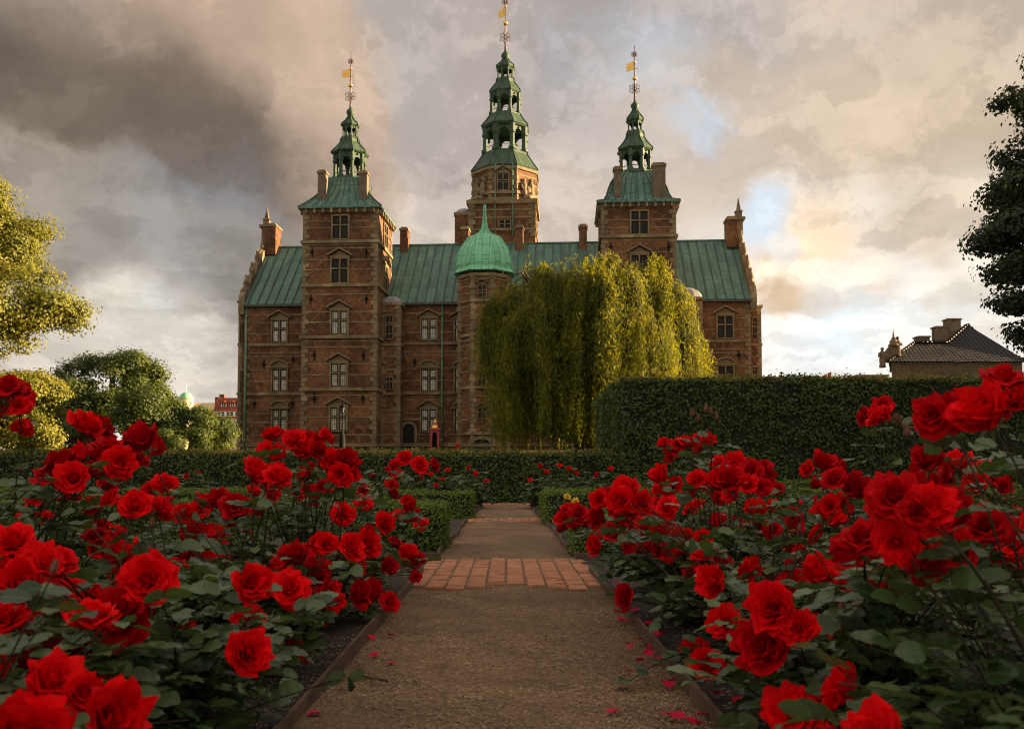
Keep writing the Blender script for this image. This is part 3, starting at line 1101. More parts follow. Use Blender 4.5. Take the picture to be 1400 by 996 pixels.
# --- corner bays with lead caps beside the towers and on the end walls
def bay(x0, x1, v0, v1, ytop, wins, capmat, name, u_range=None):
    a, b3 = u_range if u_range else (U(x0, v0), U(x1, v0))
    zt = Z(ytop, v0, (x0 + x1) / 2)
    MB().box(a, b3, v0, v1, -.5, zt).obj(name + '_wall', M['brick'], castle)
    t = MB()
    for py, h, o2 in ((471, .22, .12), (538, .22, .12), (441, .13, .05), (456, .13, .05), (487, .13, .05), (505, .13, .05), (521, .13, .05), (560, .13, .05), (577, .13, .05), (594, .13, .05), (608, .3, .12)):
        z = Z(py, v0, (x0 + x1) / 2)
        t.box(a - o2, b3 + o2, v0 - o2, v1, z - h / 2, z + h / 2)
    t.box(a - .18, b3 + .18, v0 - .18, v1 + .1, zt - .25, zt)
    for j, z in enumerate(np.arange(.2, zt - .4, .42)):
        w = min(.5 if j % 2 else .3, (b3 - a) * .3)
        t.box(b3 - w, b3 + .055, v0 - .055, v0 + .4, z + .015, z + .4)
        t.box(a - .055, a + w, v0 - .055, v0 + .4, z + .015, z + .4)
    t.obj(name + '_band', M['stone'], castle)
    hw, dv = (b3 - a) / 2 + .12, (v1 - v0) / 2 + .1
    cp = MB()
    rings = []
    for q in range(0, 91, 15):
        r = math.cos(R(q)) + .02
        z = zt + math.sin(R(q)) * (hw * .72)
        rings.append((r, z))
    vs, fs = [], []
    nn2 = 12
    for r, z in rings:
        for i in range(nn2):
            an = 2 * math.pi * i / nn2 + math.pi / nn2
            sx = math.copysign(abs(math.cos(an)) ** .6, math.cos(an))
            sy = math.copysign(abs(math.sin(an)) ** .6, math.sin(an))
            vs.append(((a + b3) / 2 + hw * r * sx, (v0 + v1) / 2 + dv * r * sy, z))
    for j in range(len(rings) - 1):
        for i in range(nn2):
            fs.append((j * nn2 + i, j * nn2 + (i + 1) % nn2, (j + 1) * nn2 + (i + 1) % nn2, (j + 1) * nn2 + i))
    cp.add(vs, fs)
    cp.obj(name + '_cap', capmat, castle)
    for (p0, p1, y0, y1) in wins:
        pwin(p0, p1, y0, y1, v0, ped=None, dark=True)


bay(525, 547, -1.7, .4, 413.5, [(528, 537, 430, 464), (528.5, 537, 515, 532)], M['lead'], 'bay', (LT[1] - .1, U(547, -1.7)))
bay(929, 960, -1.7, .4, 406, [(941, 950, 425, 458)], M['lead'], 'bay', (RT[1] - .1, U(960, -1.7)))
bay(1026, 1040, 1.6, 6, 417, [(1029, 1034.5, 433, 465), (1029, 1034.5, 500, 530)], M['lead'], 'end_bay', (uR - .1, U(1040, 1.6)))
bay(327, 335, 1.6, 6, 411, [(329, 332.8, 440, 471), (329, 332.8, 505, 538)], M['lead'], 'end_bay', (U(327, 1.6), uL + .1))


# --- scrolled end gables with obelisk finials
def gable(ue, sgn, name):
    th = .55
    slope = (zRidge - zE) / 6.9
    prof = [(-.35, zE)]
    steps = 4
    for k in range(steps):
        v0 = -.35 + 6.0 * k / steps
        v1 = -.35 + 6.0 * (k + 1) / steps
        za = zE + slope * (v1 + .35) + .35
        m = 6
        zb = prof[-1][1]
        for i in range(1, m + 1):
            f = i / m
            prof.append((v0 + (v1 - v0) * (f ** 1.6) * .8, zb + (za - zb) * math.sin(f * math.pi / 2)))
        prof.append((v1, za))
    ztop = Z(308, 6.5, 700) if sgn < 0 else Z(303, 6.5, 1000)
    prof += [(5.75, ztop - .8), (5.75, ztop)]
    full = prof + [(13.0 - a, z) for a, z in reversed(prof)]
    full = [(a, z) for a, z in full]
    lo = [(-.35, zE - .8)] + full + [(13.35, zE - .8)]
    g = MB().prism(lo, min(ue, ue + sgn * th), max(ue, ue + sgn * th), axis='x')
    go = g.obj('gable', M['stone'], castle)
    m = MB()
    um = ue + sgn * th / 2
    # ornaments standing on the steps
    for k in range(1, steps + 1):
        v1 = -.35 + 6.0 * k / steps - .35
        for vv in (v1, 13 - v1):
            z = zE + slope * (v1 + .7) + .3
            m.lathe([(.3, z - .3), (.3, z), (.16, z + .1), (.27, z + .4), (.2, z + .75), (.1, z + .95), (.13, z + 1.15), (.02, z + 1.35)], um, vv, 8, 0, True)
            m.tube([(um, vv - .5, z - .9), (um - sgn * -.1, vv - .65, z - .4), (um, vv - .3, z - .1)], .22, 6)
            m.obj('scroll_finial', M['stone'], go)
            m = MB()
    m.box(um - .5, um + .5, 5.6, 7.4, ztop, ztop + .25)
    zt = Z(283, 6.5, 363) if sgn < 0 else Z(270, 6.5, 1009)
    m.lathe([(.42, ztop + .25), (.42, ztop + .9), (.55, ztop + .95), (.28, ztop + 1.1), (.02, zt)], um, 6.5, 4, R(45))
    m.obj('gable_finial', M['stone'], go)


gable(uL, -1, 'gable')
gable(uR, 1, 'gable')
zr = zRidge
for px, v, w, d, y0 in ((372, 6.2, 1.3, 1.8, 308), (553.5, 6.2, .75, 1.2, 312), (636, 6.2, .75, 1.2, 311), (710, 6.2, .75, 1.2, 309), (797, 6.2, .75, 1.2, 308), (999, 6.0, .95, 1.6, 298)):
    chimney_box('chimney', U(px, v, 320), v, w, d, zr - 1.0, Z(y0, v, px), M['brick'])

# ------------------------------------------------------------------ ground and garden floor
def terrain(y):
    f = min(max((y - 24) / 36.0, 0), 1)
    return 2.2 * f * f * (3 - 2 * f)


M['grass'] = plain('lawn', (.045, .075, .018), .9, var=.4, scale=0.6, bump=.4)


def speckle_mat(name, c1, c2, c3, s1, dark, bump, extra=True):
    m, N, b = material(name)
    pos = N.n('ShaderNodeTexCoord').outputs['Object']
    vo = N.n('ShaderNodeTexVoronoi')
    N.put(vo.inputs['Vector'], pos)
    vo.inputs['Scale'].default_value = s1
    sp = N.n('ShaderNodeSeparateColor')
    N.put(sp.inputs[0], vo.outputs['Color'])
    col = N.ramp(sp.outputs[0], [(0.0, dark), (.25, c1), (.6, c2), (.93, c2), (.97, c3), (1, c3)])
    big = N.noise(pos, 1.6, 6, .6)
    col = N.mix(N.smooth(big, .35, .7, 0, .55), col, (*c1, 1))
    col = N.mix(N.smooth(N.noise(pos, 6, 5, .7), .5, .72, 0, .55), col, (*dark, 1))
    N.put(b.inputs['Base Color'], col)
    b.inputs['Roughness'].default_value = .9
    bp = N.n('ShaderNodeBump')
    bp.inputs['Strength'].default_value = bump
    bp.inputs['Distance'].default_value = .01
    col2 = N.mix(N.smooth(N.noise(pos, .9, 4, .6, 1.0), .42, .62, 0, .5), col, tuple(x * .5 for x in c1) + (1,))
    N.put(b.inputs['Base Color'], col2)
    h = N.math('ADD', N.math('ADD', N.math('MULTIPLY', vo.outputs['Distance'], -1.0), N.noise(pos, 30, 4)), N.math('MULTIPLY', N.noise(pos, 5, 3), 3.0))
    N.put(bp.inputs['Height'], h)
    N.put(b.inputs['Normal'], bp.outputs[0])
    return m


M['gravel'] = speckle_mat('brown path grit', (.205, .115, .048), (.32, .19, .085), (.64, .48, .30), 130, (.035, .022, .014), 1.0)
M['soil'] = speckle_mat('dark bed soil', (.03, .02, .013), (.055, .04, .026), (.38, .30, .22), 110, (.01, .007, .005), 1.0)

ys = [-60, -20, 0, 10, 20, 24, 28, 32, 36, 40, 44, 48, 52, 56, 60, 70, 90, 130, 250, 600, 2500]
xs = [-2500, -600, -200, -80, -40, -20, 0, 20, 40, 80, 200, 600, 2500]
gm = MB()
gv = [(x, y, terrain(y)) for y in ys for x in xs]
nx = len(xs)
gm.add(gv, [(j * nx + i, j * nx + i + 1, (j + 1) * nx + i + 1, (j + 1) * nx + i) for j in range(len(ys) - 1) for i in range(nx - 1)], True)
gm.obj('ground', M['grass'], kind='structure')
so = MB()
for sx in (-1, 1):
    for (ya, yb, hw) in ((-3, 6.5, .545), (6.5, 13.0, .535), (13.0, 20.4, .51)):
        x0, x1 = sorted((sx * hw, sx * 16))
        nxs, nys = 30, max(4, int((yb - ya) * 3))
        base = len(so.v)
        rr = random.Random(int(ya * 7 + sx))
        so.add([(x0 + (x1 - x0) * i / nxs, ya + (yb - ya) * j / nys, .012 + rr.random() * .035) for j in range(nys + 1) for i in range(nxs + 1)],
               [(j * (nxs + 1) + i, j * (nxs + 1) + i + 1, (j + 1) * (nxs + 1) + i + 1, (j + 1) * (nxs + 1) + i) for j in range(nys) for i in range(nxs)], True)
so.obj('garden_soil', M['soil'], kind='structure')
# gravel path, gently uneven
pm = MB()
nxs, nys = 24, 160
rr = random.Random(4)
pv = []
for j in range(nys + 1):
    y = -3 + 23.4 * j / nys
    for i in range(nxs + 1):
        x = -.62 + 1.24 * i / nxs
        z = .012 + .010 * math.sin(x * 5 + y * 1.7) * math.sin(y * 1.1 + x) + .004 * math.sin(y * 5.3 + x * 9) + .012 * (1 - (x / .62) ** 2)
        pv.append((x, y, z))
pm.add(pv, [(j * (nxs + 1) + i, j * (nxs + 1) + i + 1, (j + 1) * (nxs + 1) + i + 1, (j + 1) * (nxs + 1) + i) for j in range(nys) for i in range(nxs)], True)
pm.obj('path', M['gravel'], kind='structure')

# red brick strips across the path
M['paver'] = leaf_mat('worn red paving brick', (.33, .135, .068), (.46, .215, .115), 0.0, rough=.85, gloss=.2)
_N = NT(M['paver'].node_tree)
_bp = _N.n('ShaderNodeBump')
_bp.inputs['Strength'].default_value = .6
_bp.inputs['Distance'].default_value = .01
_pos = _N.n('ShaderNodeTexCoord').outputs['Object']
_N.put(_bp.inputs['Height'], _N.noise(_pos, 35, 5, .65))
_pb = [q for q in M['paver'].node_tree.nodes if q.type == 'BSDF_PRINCIPLED'][0]
_N.put(_pb.inputs['Normal'], _bp.outputs[0])
_src = _pb.inputs['Base Color'].links[0].from_socket
_N.put(_pb.inputs['Base Color'], _N.mix(_N.smooth(_N.noise(_pos, 9, 6, .7), .48, .72, 0, .75), _src, (.13, .075, .045, 1)))
M['sandjoint'] = plain('sandy joint', (.16, .105, .062), .95, var=.4, scale=20, bump=.5, bscale=90)
rr = random.Random(11)
for k, (y0, y1, hw) in enumerate(((5.28, 6.95, .575), (12.35, 13.5, .54), (19.0, 20.3, .52))):
    pb = MB()
    nc = 10
    cw = 2 * hw / nc
    for i in range(nc):
        y = y0 + (rr.random() - .5) * .04 + ((.02, -.08, -.14, -.06, .06, .07, -.02, -.10, -.14, .0)[i] if k == 0 else 0)
        off = 0
        ln = .225
        y0_, first = y, rr.random() * .5 + .5
        while y < y1 - .1:
            l2 = min(ln * first, y1 - y)
            first, ln = 1.0, .225 * rr.uniform(.94, 1.06)
            z = .029 + rr.random() * .006
            tx, ty = (rr.random() - .5) * .006, (rr.random() - .5) * .008
            x0, x1 = -hw + i * cw + .006, -hw + (i + 1) * cw - .006
            c = .006
            vs = [(x0, y + .005, -.02), (x1, y + .005, -.02), (x1, y + l2 - .007, -.02), (x0, y + l2 - .007, -.02),
                  (x0 , y + .005, z - c), (x1, y + .005, z - c), (x1, y + l2 - .007, z - c), (x0, y + l2 - .007, z - c),
                  (x0 + c, y + .005 + c, z - tx - ty), (x1 - c, y + .005 + c, z + tx - ty), (x1 - c, y + l2 - .007 - c, z + tx + ty), (x0 + c, y + l2 - .007 - c, z - tx + ty)]
            pb.add(vs, [(0, 1, 5, 4), (1, 2, 6, 5), (2, 3, 7, 6), (3, 0, 4, 7), (4, 5, 9, 8), (5, 6, 10, 9), (6, 7, 11, 10), (7, 4, 8, 11), (8, 9, 10, 11)])
            y += l2
    pv_o = pb.obj('brick_pavement', M['paver'], kind='structure')
    jm = MB().box(-hw, hw, y0 + .12, y1 - .02, -.02, .0225)
    jm.obj('pavement_joint', M['sandjoint'], pv_o)

# wooden edging boards
M['board'] = plain('weathered edging board', (.10, .055, .032), .85, var=.5, scale=9, bump=.5, bscale=30)
rr = random.Random(5)
BL = {(-1, 0): 'long rusty brown edging board along the near left rose bed', (1, 0): 'long rusty brown edging board along the near right rose bed',
      (-1, 1): 'brown edging board left of the path beyond the near brick strip', (1, 1): 'brown edging board right of the path beyond the near brick strip',
      (-1, 2): 'farthest brown edging board left of the path by the hedge', (1, 2): 'farthest brown edging board right of the path by the hedge'}
for sx in (-1, 1):
    for k, (ya, yb, hw) in enumerate(((-1.5, 6.05, .535), (7.0, 12.4, .52), (13.4, 19.0, .49))):
        m = MB()
        n = max(6, int((yb - ya) * 3))
        pts = []
        for i in range(n + 1):
            y = ya + (yb - ya) * i / n
            wob = .012 * math.sin(y * 1.9 + sx) + .008 * math.sin(y * 4.3) if k else .004 * math.sin(y * 1.3 + sx)
            pts.append((sx * (hw + wob), y, .068 + .006 * math.sin(y * 2.1 + k)))
        for i in range(n):
            (xa, y0, za), (xb, y1, zb) = pts[i], pts[i + 1]
            t = .012 * sx
            m.add([(xa, y0, -.03), (xa + t, y0, -.03), (xb + t, y1, -.03), (xb, y1, -.03), (xa, y0, za), (xa + t, y0, za), (xb + t, y1, zb), (xb, y1, zb)],
                  [(4, 5, 6, 7), (0, 4, 7, 3), (1, 2, 6, 5)] + ([(0, 1, 5, 4)] if i == 0 else []) + ([(3, 7, 6, 2)] if i == n - 1 else []))
        if k:
            x = sx * hw
            m.box(min(x, x + sx * .12), max(x, x + sx * .12), ya - .03, ya - .001, -.03, .066)
        m.obj('edging_board', M['board'], label=BL[(sx, k)], cat='edging board', group='edging boards along the path')
# loose grit on the near path and in the open soil
M['pebble'] = leaf_mat('loose pebbles', (.05, .03, .018), (.36, .25, .15), 0.0, rough=.8, gloss=.3)


def pebbles(name, n, xr, yr, zr2, smin, smax, seed):
    rg = np.random.default_rng(seed)
    base = np.array([(1, 0, 0), (-.3, 1, 0), (-.9, -.6, 0), (.2, -1, 0), (.1, .1, .8), (0, 0, -.3)], float)
    fc = np.array([(0, 1, 4), (1, 2, 4), (2, 3, 4), (3, 0, 4), (1, 0, 5), (2, 1, 5), (3, 2, 5), (0, 3, 5)])
    an = rg.uniform(0, 6.28, n)
    s = rg.uniform(smin, smax, n) * rg.choice([1, 1, 1, 1.6], n)
    y = yr[0] + (yr[1] - yr[0]) * rg.uniform(0, 1, n) ** 1.5
    x = rg.uniform(*xr, n)
    b = base[None] * s[:, None, None] * rg.uniform(.7, 1.2, (n, 6, 1))
    c, s2 = np.cos(an)[:, None], np.sin(an)[:, None]
    V = np.stack([b[:, :, 0] * c - b[:, :, 1] * s2 + x[:, None], b[:, :, 0] * s2 + b[:, :, 1] * c + y[:, None], b[:, :, 2] + zr2], -1)
    Fc = (fc[None] + (np.arange(n) * 6)[:, None, None]).reshape(-1, 3)
    o = inst(name, np_mesh(name, V, Fc, M['pebble']), kind='stuff', label='loose pale grit scattered over path and beds')
    return o


pebbles('gravel', 16000, (-.55, .55), (2.2, 8.5), .024, .0018, .0046, 3)
o1 = pebbles('soil_gravel', 5000, (-1.5, -.58), (2.0, 6), .04, .0018, .005, 8)
# ------------------------------------------------------------------ foliage helpers
def unit(a):
    return a / np.maximum(np.linalg.norm(a, axis=-1, keepdims=True), 1e-9)


def leaf_cards(P, N, size, aspect, rg, tdir=None, fold=.18):
    """one folded four-cornered blade per point; returns verts, faces"""
    n = len(P)
    T = rg.normal(size=(n, 3)) if tdir is None else tdir + rg.normal(size=(n, 3)) * .35
    T = unit(T - (T * N).sum(-1, keepdims=True) * N)
    B = np.cross(N, T)
    s = (size * rg.uniform(.65, 1.25, n))[:, None]
    a = s * .5
    w = s * .5 * aspect
    V = np.stack([P - T * a, P + B * w + N * w * fold, P + T * a - N * a * .15, P - B * w + N * w * fold], 1)
    Fc = np.arange(n * 4).reshape(n, 4)
    return V.reshape(-1, 3), Fc


def join_np(parts):
    V, Fc, b = [], [], 0
    for v, f in parts:
        V.append(v)
        Fc.append(f + b)
        b += len(v)
    return np.concatenate(V), np.concatenate(Fc)


M['bark'] = plain('brown bark', (.06, .042, .03), .9, var=.4, scale=3, bump=.5, bscale=12)
M['hedge'] = leaf_mat('hedge leaves', (.020, .042, .008), (.085, .135, .022), .25, rough=.45, gloss=.35)
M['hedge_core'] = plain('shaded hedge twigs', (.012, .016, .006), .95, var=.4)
M['hedge_tip'] = leaf_mat('young hedge tips', (.17, .14, .03), (.32, .23, .06), .4)
M['box'] = leaf_mat('box leaves', (.045, .085, .012), (.17, .25, .035), .3, rough=.45, gloss=.3, clump=2)
M['willow'] = leaf_mat('willow leaves', (.032, .060, .007), (.25, .25, .022), .55, rough=.5)
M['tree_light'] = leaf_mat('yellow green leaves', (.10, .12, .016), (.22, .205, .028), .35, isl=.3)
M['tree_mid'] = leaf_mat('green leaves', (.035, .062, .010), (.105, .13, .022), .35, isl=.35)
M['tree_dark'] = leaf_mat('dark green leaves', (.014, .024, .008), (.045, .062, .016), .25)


def hedge(name, boxes, density, leaf, mat, seed, tips=0, tip_mat=None, **kw):
    rg = np.random.default_rng(seed)
    core = MB()
    parts, tparts = [], []
    for (x0, x1, y0, y1, z0, z1) in boxes:
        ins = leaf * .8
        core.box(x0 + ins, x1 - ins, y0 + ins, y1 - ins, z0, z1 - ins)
        faces = [((x1 - x0) * (z1 - z0), (0, -1, 0)), ((x1 - x0) * (z1 - z0) * .35, (0, 1, 0)), ((y1 - y0) * (z1 - z0), (-1, 0, 0)), ((y1 - y0) * (z1 - z0), (1, 0, 0)), ((x1 - x0) * (y1 - y0), (0, 0, 1))]
        for area, nr in faces:
            dn = density
            n = int(area * dn)
            if n < 1:
                continue
            p = np.stack([rg.uniform(x0, x1, n), rg.uniform(y0, y1, n), rg.uniform(z0, z1, n)], 1)
            if nr[1] == -1: p[:, 1] = y0
            if nr[1] == 1: p[:, 1] = y1
            if nr[0] == -1: p[:, 0] = x0
            if nr[0] == 1: p[:, 0] = x1
            if nr[2] == 1: p[:, 2] = z1
            nr = np.array(nr, float)
            lump = np.sin(p[:, 0] * 2.3 + p[:, 2] * 3.1) * np.sin(p[:, 1] * 2.9 + p[:, 0] * 1.3 + p[:, 2] * 2) * leaf * .35
            big = np.sin(p[:, 0] * 1.1 + p[:, 2] * 1.9 + seed) + np.sin(p[:, 0] * .47 + p[:, 1] * 2.1 + p[:, 2] * .8)
            thin = np.sin(p[:, 0] * 3.7 + p[:, 2] * 5.1) * np.sin(p[:, 0] * 1.7 - p[:, 2] * 4.3 + p[:, 1] * 3)
            stray = np.where(rg.uniform(size=n) < .04, rg.gamma(1.5, .4, n) * leaf, 0)
            p += nr * (lump * 1.6 + big * leaf * .28 + stray + rg.normal(size=n) * leaf * .5)[:, None]
            keep = rg.uniform(size=n) > np.clip(thin, 0, 1) * .75
            p = p[keep]
            n = len(p)
            N = unit(nr + rg.normal(size=(n, 3)) * .55 + np.array([0, 0, .35]))
            parts.append(leaf_cards(p, N, leaf, .62, rg))
        if tips:
            n = int((x1 - x0) * tips)
            bx = rg.uniform(x0, x1, n)
            by = rg.uniform(y0, y0 + (y1 - y0) * .8, n)
            hh = leaf * np.minimum(rg.gamma(1.5, .5, n), 1.9)
            for q in range(3):
                p = np.stack([bx + rg.normal(size=n) * leaf * .3, by, z1 + hh * (q + .6) / 3], 1)
                N = unit(rg.normal(size=(n, 3)) + np.array([0, -.6, .2]))
                tparts.append(leaf_cards(p, N, leaf * .8, .55, rg, tdir=np.array([0, 0, 1.0])))
    o = empty(name, (0, 0, 0), **kw)
    V, Fc = join_np(parts)
    inst('leaves', np_mesh('leaves', V, Fc, mat), o)
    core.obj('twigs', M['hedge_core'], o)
    if tparts:
        V, Fc = join_np(tparts)
        inst('young_shoots', np_mesh('young_shoots', V, Fc, tip_mat or M['hedge_tip']), o)
    return o


hedge('low_hedge', [(-17, 2.6, 20.5, 21.6, 0, 1.12)], 900, .075, M['hedge'], 1, tips=170, label='long low clipped dark hedge across the end of the path', cat='hedge')
hedge('tall_hedge', [(2.55, 26, 20.5, 22.1, 0, 2.80), (2.55, 4.1, 22.1, 25.8, 0, 2.80)], 700, .085, M['hedge'], 2, tips=150, label='tall dark clipped hedge wall right of the willow', cat='hedge')
BH = 'clipped box hedges edging the beds'
hedge('box_hedge', [(-5.2, -.53, 7.75, 8.5, 0, .40)], 4200, .032, M['box'], 3, label='clipped bright green box hedge left of the path, nearest the brick strip', cat='box hedge', group=BH)
hedge('box_hedge', [(-8, -.48, 13.2, 14.0, 0, .40)], 2600, .04, M['box'], 4, label='farther low box hedge left of the path in front of the small rose bushes', cat='box hedge', group=BH)
hedge('box_hedge', [(.50, 7.5, 11.9, 13.0, 0, .42)], 2600, .04, M['box'], 5, label='broad flat box hedge right of the path behind the yellow roses', cat='box hedge', group=BH)
hedge('box_hedge', [(.53, 2.6, 7.25, 7.9, 0, .34)], 4200, .032, M['box'], 6, label='small box hedge right of the path beside the near brick strip', cat='box hedge', group=BH)
hedge('box_hedge', [(2.2, 10, 17.0, 17.8, 0, .46)], 1500, .05, M['box'], 7, label='low bright box hedge at the foot of the tall dark hedge', cat='box hedge', group=BH)


def tree(name, base, h, lobes, nclump, leaf, mat, seed, trunk_r, per=70, limbs=14, spread=1.0, aspect=.7, **kw):
    """lobes: ellipsoids (x, y, z, rx, ry, rz) relative to the foot"""
    rg = np.random.default_rng(seed)
    o = empty(name, base, **kw)
    vol = np.array([l[3] * l[4] * l[5] for l in lobes]) ** .75
    vol /= vol.sum()
    cl, ln = [], []
    for l, q in zip(lobes, vol):
        n = max(3, int(nclump * q))
        ns = max(4, int(7 * min(3, (l[3] * l[4] * l[5]) ** (1 / 3))))
        sd_ = unit(rg.normal(size=(ns, 3)))
        srad = rg.uniform(.22, .42, ns)
        pick = rg.integers(0, ns, n)
        d = unit(rg.normal(size=(n, 3)) + sd_[pick] * .7)
        rel = sd_[pick] * (1.02 - srad[pick] * rg.uniform(.8, 1.0, n))[:, None] + d * (srad[pick] * rg.uniform(.5, 1.0, n) ** .5)[:, None]
        cl.append(np.array(l[:3]) + rel * np.array(l[3:]))
        ln.append(unit(rel * .5 + d))
    cl, ln = np.concatenate(cl), np.concatenate(ln)
    n = len(cl)
    cs = leaf * 3.3 * spread * rg.uniform(.6, 1.3, n)
    off = unit(rg.normal(size=(n, per, 3))) * (rg.uniform(0, 1, (n, per, 1)) ** .5) * cs[:, None, None] * np.array([1.25, 1.25, .75])
    P = (cl[:, None] + off).reshape(-1, 3)
    N = unit(np.repeat(ln, per, 0) * .5 + unit(off.reshape(-1, 3)) * 1.0 + rg.normal(size=(n * per, 3)) * .36 + np.array([0, 0, .4]))
    V, Fc = leaf_cards(P, N, leaf, aspect, rg)
    inst('crown', np_mesh('crown', V, Fc, mat), o)
    tm = MB()
    top = np.mean([l[:3] for l in lobes], 0)
    tm.tube([(0, 0, -.6), (0, 0, .3), (top[0] * .25, top[1] * .25, h * .25), (top[0] * .7, top[1] * .7, h * .6), (top[0], top[1], h * .85)],
            [trunk_r * 1.5, trunk_r, trunk_r * .85, trunk_r * .5, trunk_r * .15], 8)
    trunk = tm.obj('trunk', M['bark'], o)
    bm = MB()
    for i in rg.choice(n, min(limbs, n), replace=False):
        e = cl[i]
        f = rg.uniform(.28, .6)
        s = np.array([top[0] * f, top[1] * f, h * f * .9])
        m = (s + e) / 2 + np.array([0, 0, -.06 * h * rg.uniform(0, 1)])
        bm.tube([tuple(s), tuple(m), tuple(e)], [trunk_r * .35, trunk_r * .2, trunk_r * .05], 5)
    bm.obj('limb', M['bark'], trunk)
    return o


def foot(x, y):
    return Vector((x, y, terrain(y)))


# great sunlit tree at the left
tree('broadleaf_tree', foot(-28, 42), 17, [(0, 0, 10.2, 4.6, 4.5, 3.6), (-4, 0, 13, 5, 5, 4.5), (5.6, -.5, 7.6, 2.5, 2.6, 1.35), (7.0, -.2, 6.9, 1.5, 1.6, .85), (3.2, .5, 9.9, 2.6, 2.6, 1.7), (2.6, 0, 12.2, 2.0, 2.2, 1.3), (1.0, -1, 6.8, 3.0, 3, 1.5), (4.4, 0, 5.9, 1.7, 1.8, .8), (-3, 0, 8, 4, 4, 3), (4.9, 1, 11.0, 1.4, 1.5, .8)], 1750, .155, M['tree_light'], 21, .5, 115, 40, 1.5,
     label='big sunlit yellow green tree at the left edge, branch reaching right', cat='tree')
tree('broadleaf_tree', foot(-24.6, 44), 5, [(0, 0, 2.7, 3.2, 3, 1.9), (2.0, 0, 1.6, 1.6, 1.5, 1.2)], 420, .15, M['tree_light'], 22, .2, 95,
     label='low yellow green tree under the big sunlit tree', cat='tree')
tree('broadleaf_tree', foot(-30.2, 70), 8, [(-.6, 0, 4.3, 3.9, 3.6, 3.0), (1.8, 0, 5.7, 2.0, 2.1, 2.0), (-2.8, 0, 3.6, 1.9, 2.1, 1.9), (3.2, 0, 3.2, 1.7, 1.9, 1.9)], 760, .20, M['tree_mid'], 23, .35, 75, 14, 1.2,
     label='round dark green tree between the big tree and the domed tower', cat='tree')
tree('broadleaf_tree', foot(-18.3, 47), 4, [(0, 0, 2.2, 1.5, 1.5, 1.4), (.7, 0, 2.7, .9, 1, .8)], 260, .13, M['tree_mid'], 24, .16, 70, 14, 1.2,
     label='smaller sunlit tree just right of the round dark tree', cat='tree')
tree('broadleaf_tree', foot(-16.1, 47), 3, [(0, 0, 1.5, 1.2, 1.2, .95), (1.0, 0, 1.5, .9, 1.0, .8), (1.6, 0, 1.1, .6, .8, .6), (-1.2, 0, 1.7, 1.1, 1.3, .95), (0, 0, .7, 1.9, 1.2, .7)], 460, .12, M['tree_mid'], 25, .13, 70, 14, 1.2,
     label='broad low tree in front of the red roofed house', cat='tree')
for i, (px, y, r) in enumerate(((214, 43, .42), (232, 43.4, .50), (247, 43.2, .46), (264, 43.6, .50), (281, 44, .44))):
    p = at(px, 600, y)
    tree('topiary_tree', Vector((p.x, y, terrain(y))), 1.3, [(0, 0, 1.05, r, r, r)], 60, .10, M['tree_mid'], 60 + i, .05, 45, 4,
         label='small round clipped tree on a stem behind the low hedge', cat='topiary tree', group='clipped ball trees behind the left hedge')
for i, (x, y, r, lab) in enumerate(((-30.6, 57.5, 1.8, 'leftmost low shrub behind the low hedge under the yellow tree'), (-27.9, 56.5, 1.4, 'dark low shrub behind the low hedge left of the brown roofed hut'))):
    tree('shrub', foot(x, y), 1.4, [(0, 0, .8, r * 1.5, r, .8)], 130, .17, M['tree_mid'], 90 + i, .05, 50, 4, label=lab, cat='shrub', group='low shrubs behind the left hedge')
# dark tree at the right edge
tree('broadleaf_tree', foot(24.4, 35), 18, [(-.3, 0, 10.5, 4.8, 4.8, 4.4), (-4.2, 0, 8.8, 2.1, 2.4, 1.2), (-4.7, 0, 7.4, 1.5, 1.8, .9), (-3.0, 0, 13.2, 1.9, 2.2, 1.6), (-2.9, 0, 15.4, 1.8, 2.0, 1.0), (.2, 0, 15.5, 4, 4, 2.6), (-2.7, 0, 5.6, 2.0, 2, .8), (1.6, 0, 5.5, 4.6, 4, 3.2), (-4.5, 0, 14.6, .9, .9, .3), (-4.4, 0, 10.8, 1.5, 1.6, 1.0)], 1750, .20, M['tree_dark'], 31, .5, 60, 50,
     label='tall dark tree at the right edge beyond the tall hedge', cat='tree')
# trees along the garden's right side, outside the frame; they keep the low sun off the roses
for i, (x, y, h) in enumerate(((24, -9, 13), (25, -3, 14), (23.5, 3, 13), (25, 9, 14), (24.5, 15, 13), (27, 21, 13), (26, 27, 12.5))):
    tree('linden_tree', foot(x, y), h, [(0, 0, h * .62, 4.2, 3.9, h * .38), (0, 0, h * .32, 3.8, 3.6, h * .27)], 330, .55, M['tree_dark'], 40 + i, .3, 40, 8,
         label='dense linden in the row along the right side of the rose garden', cat='tree', group='lindens along the right side of the garden')

# weeping willow
rg = np.random.default_rng(77)
WB = Vector((5.0, 60.0, terrain(60)))
wil = empty('weeping_willow', WB, label='large weeping willow hanging to the ground in front of the castle', cat='willow tree')
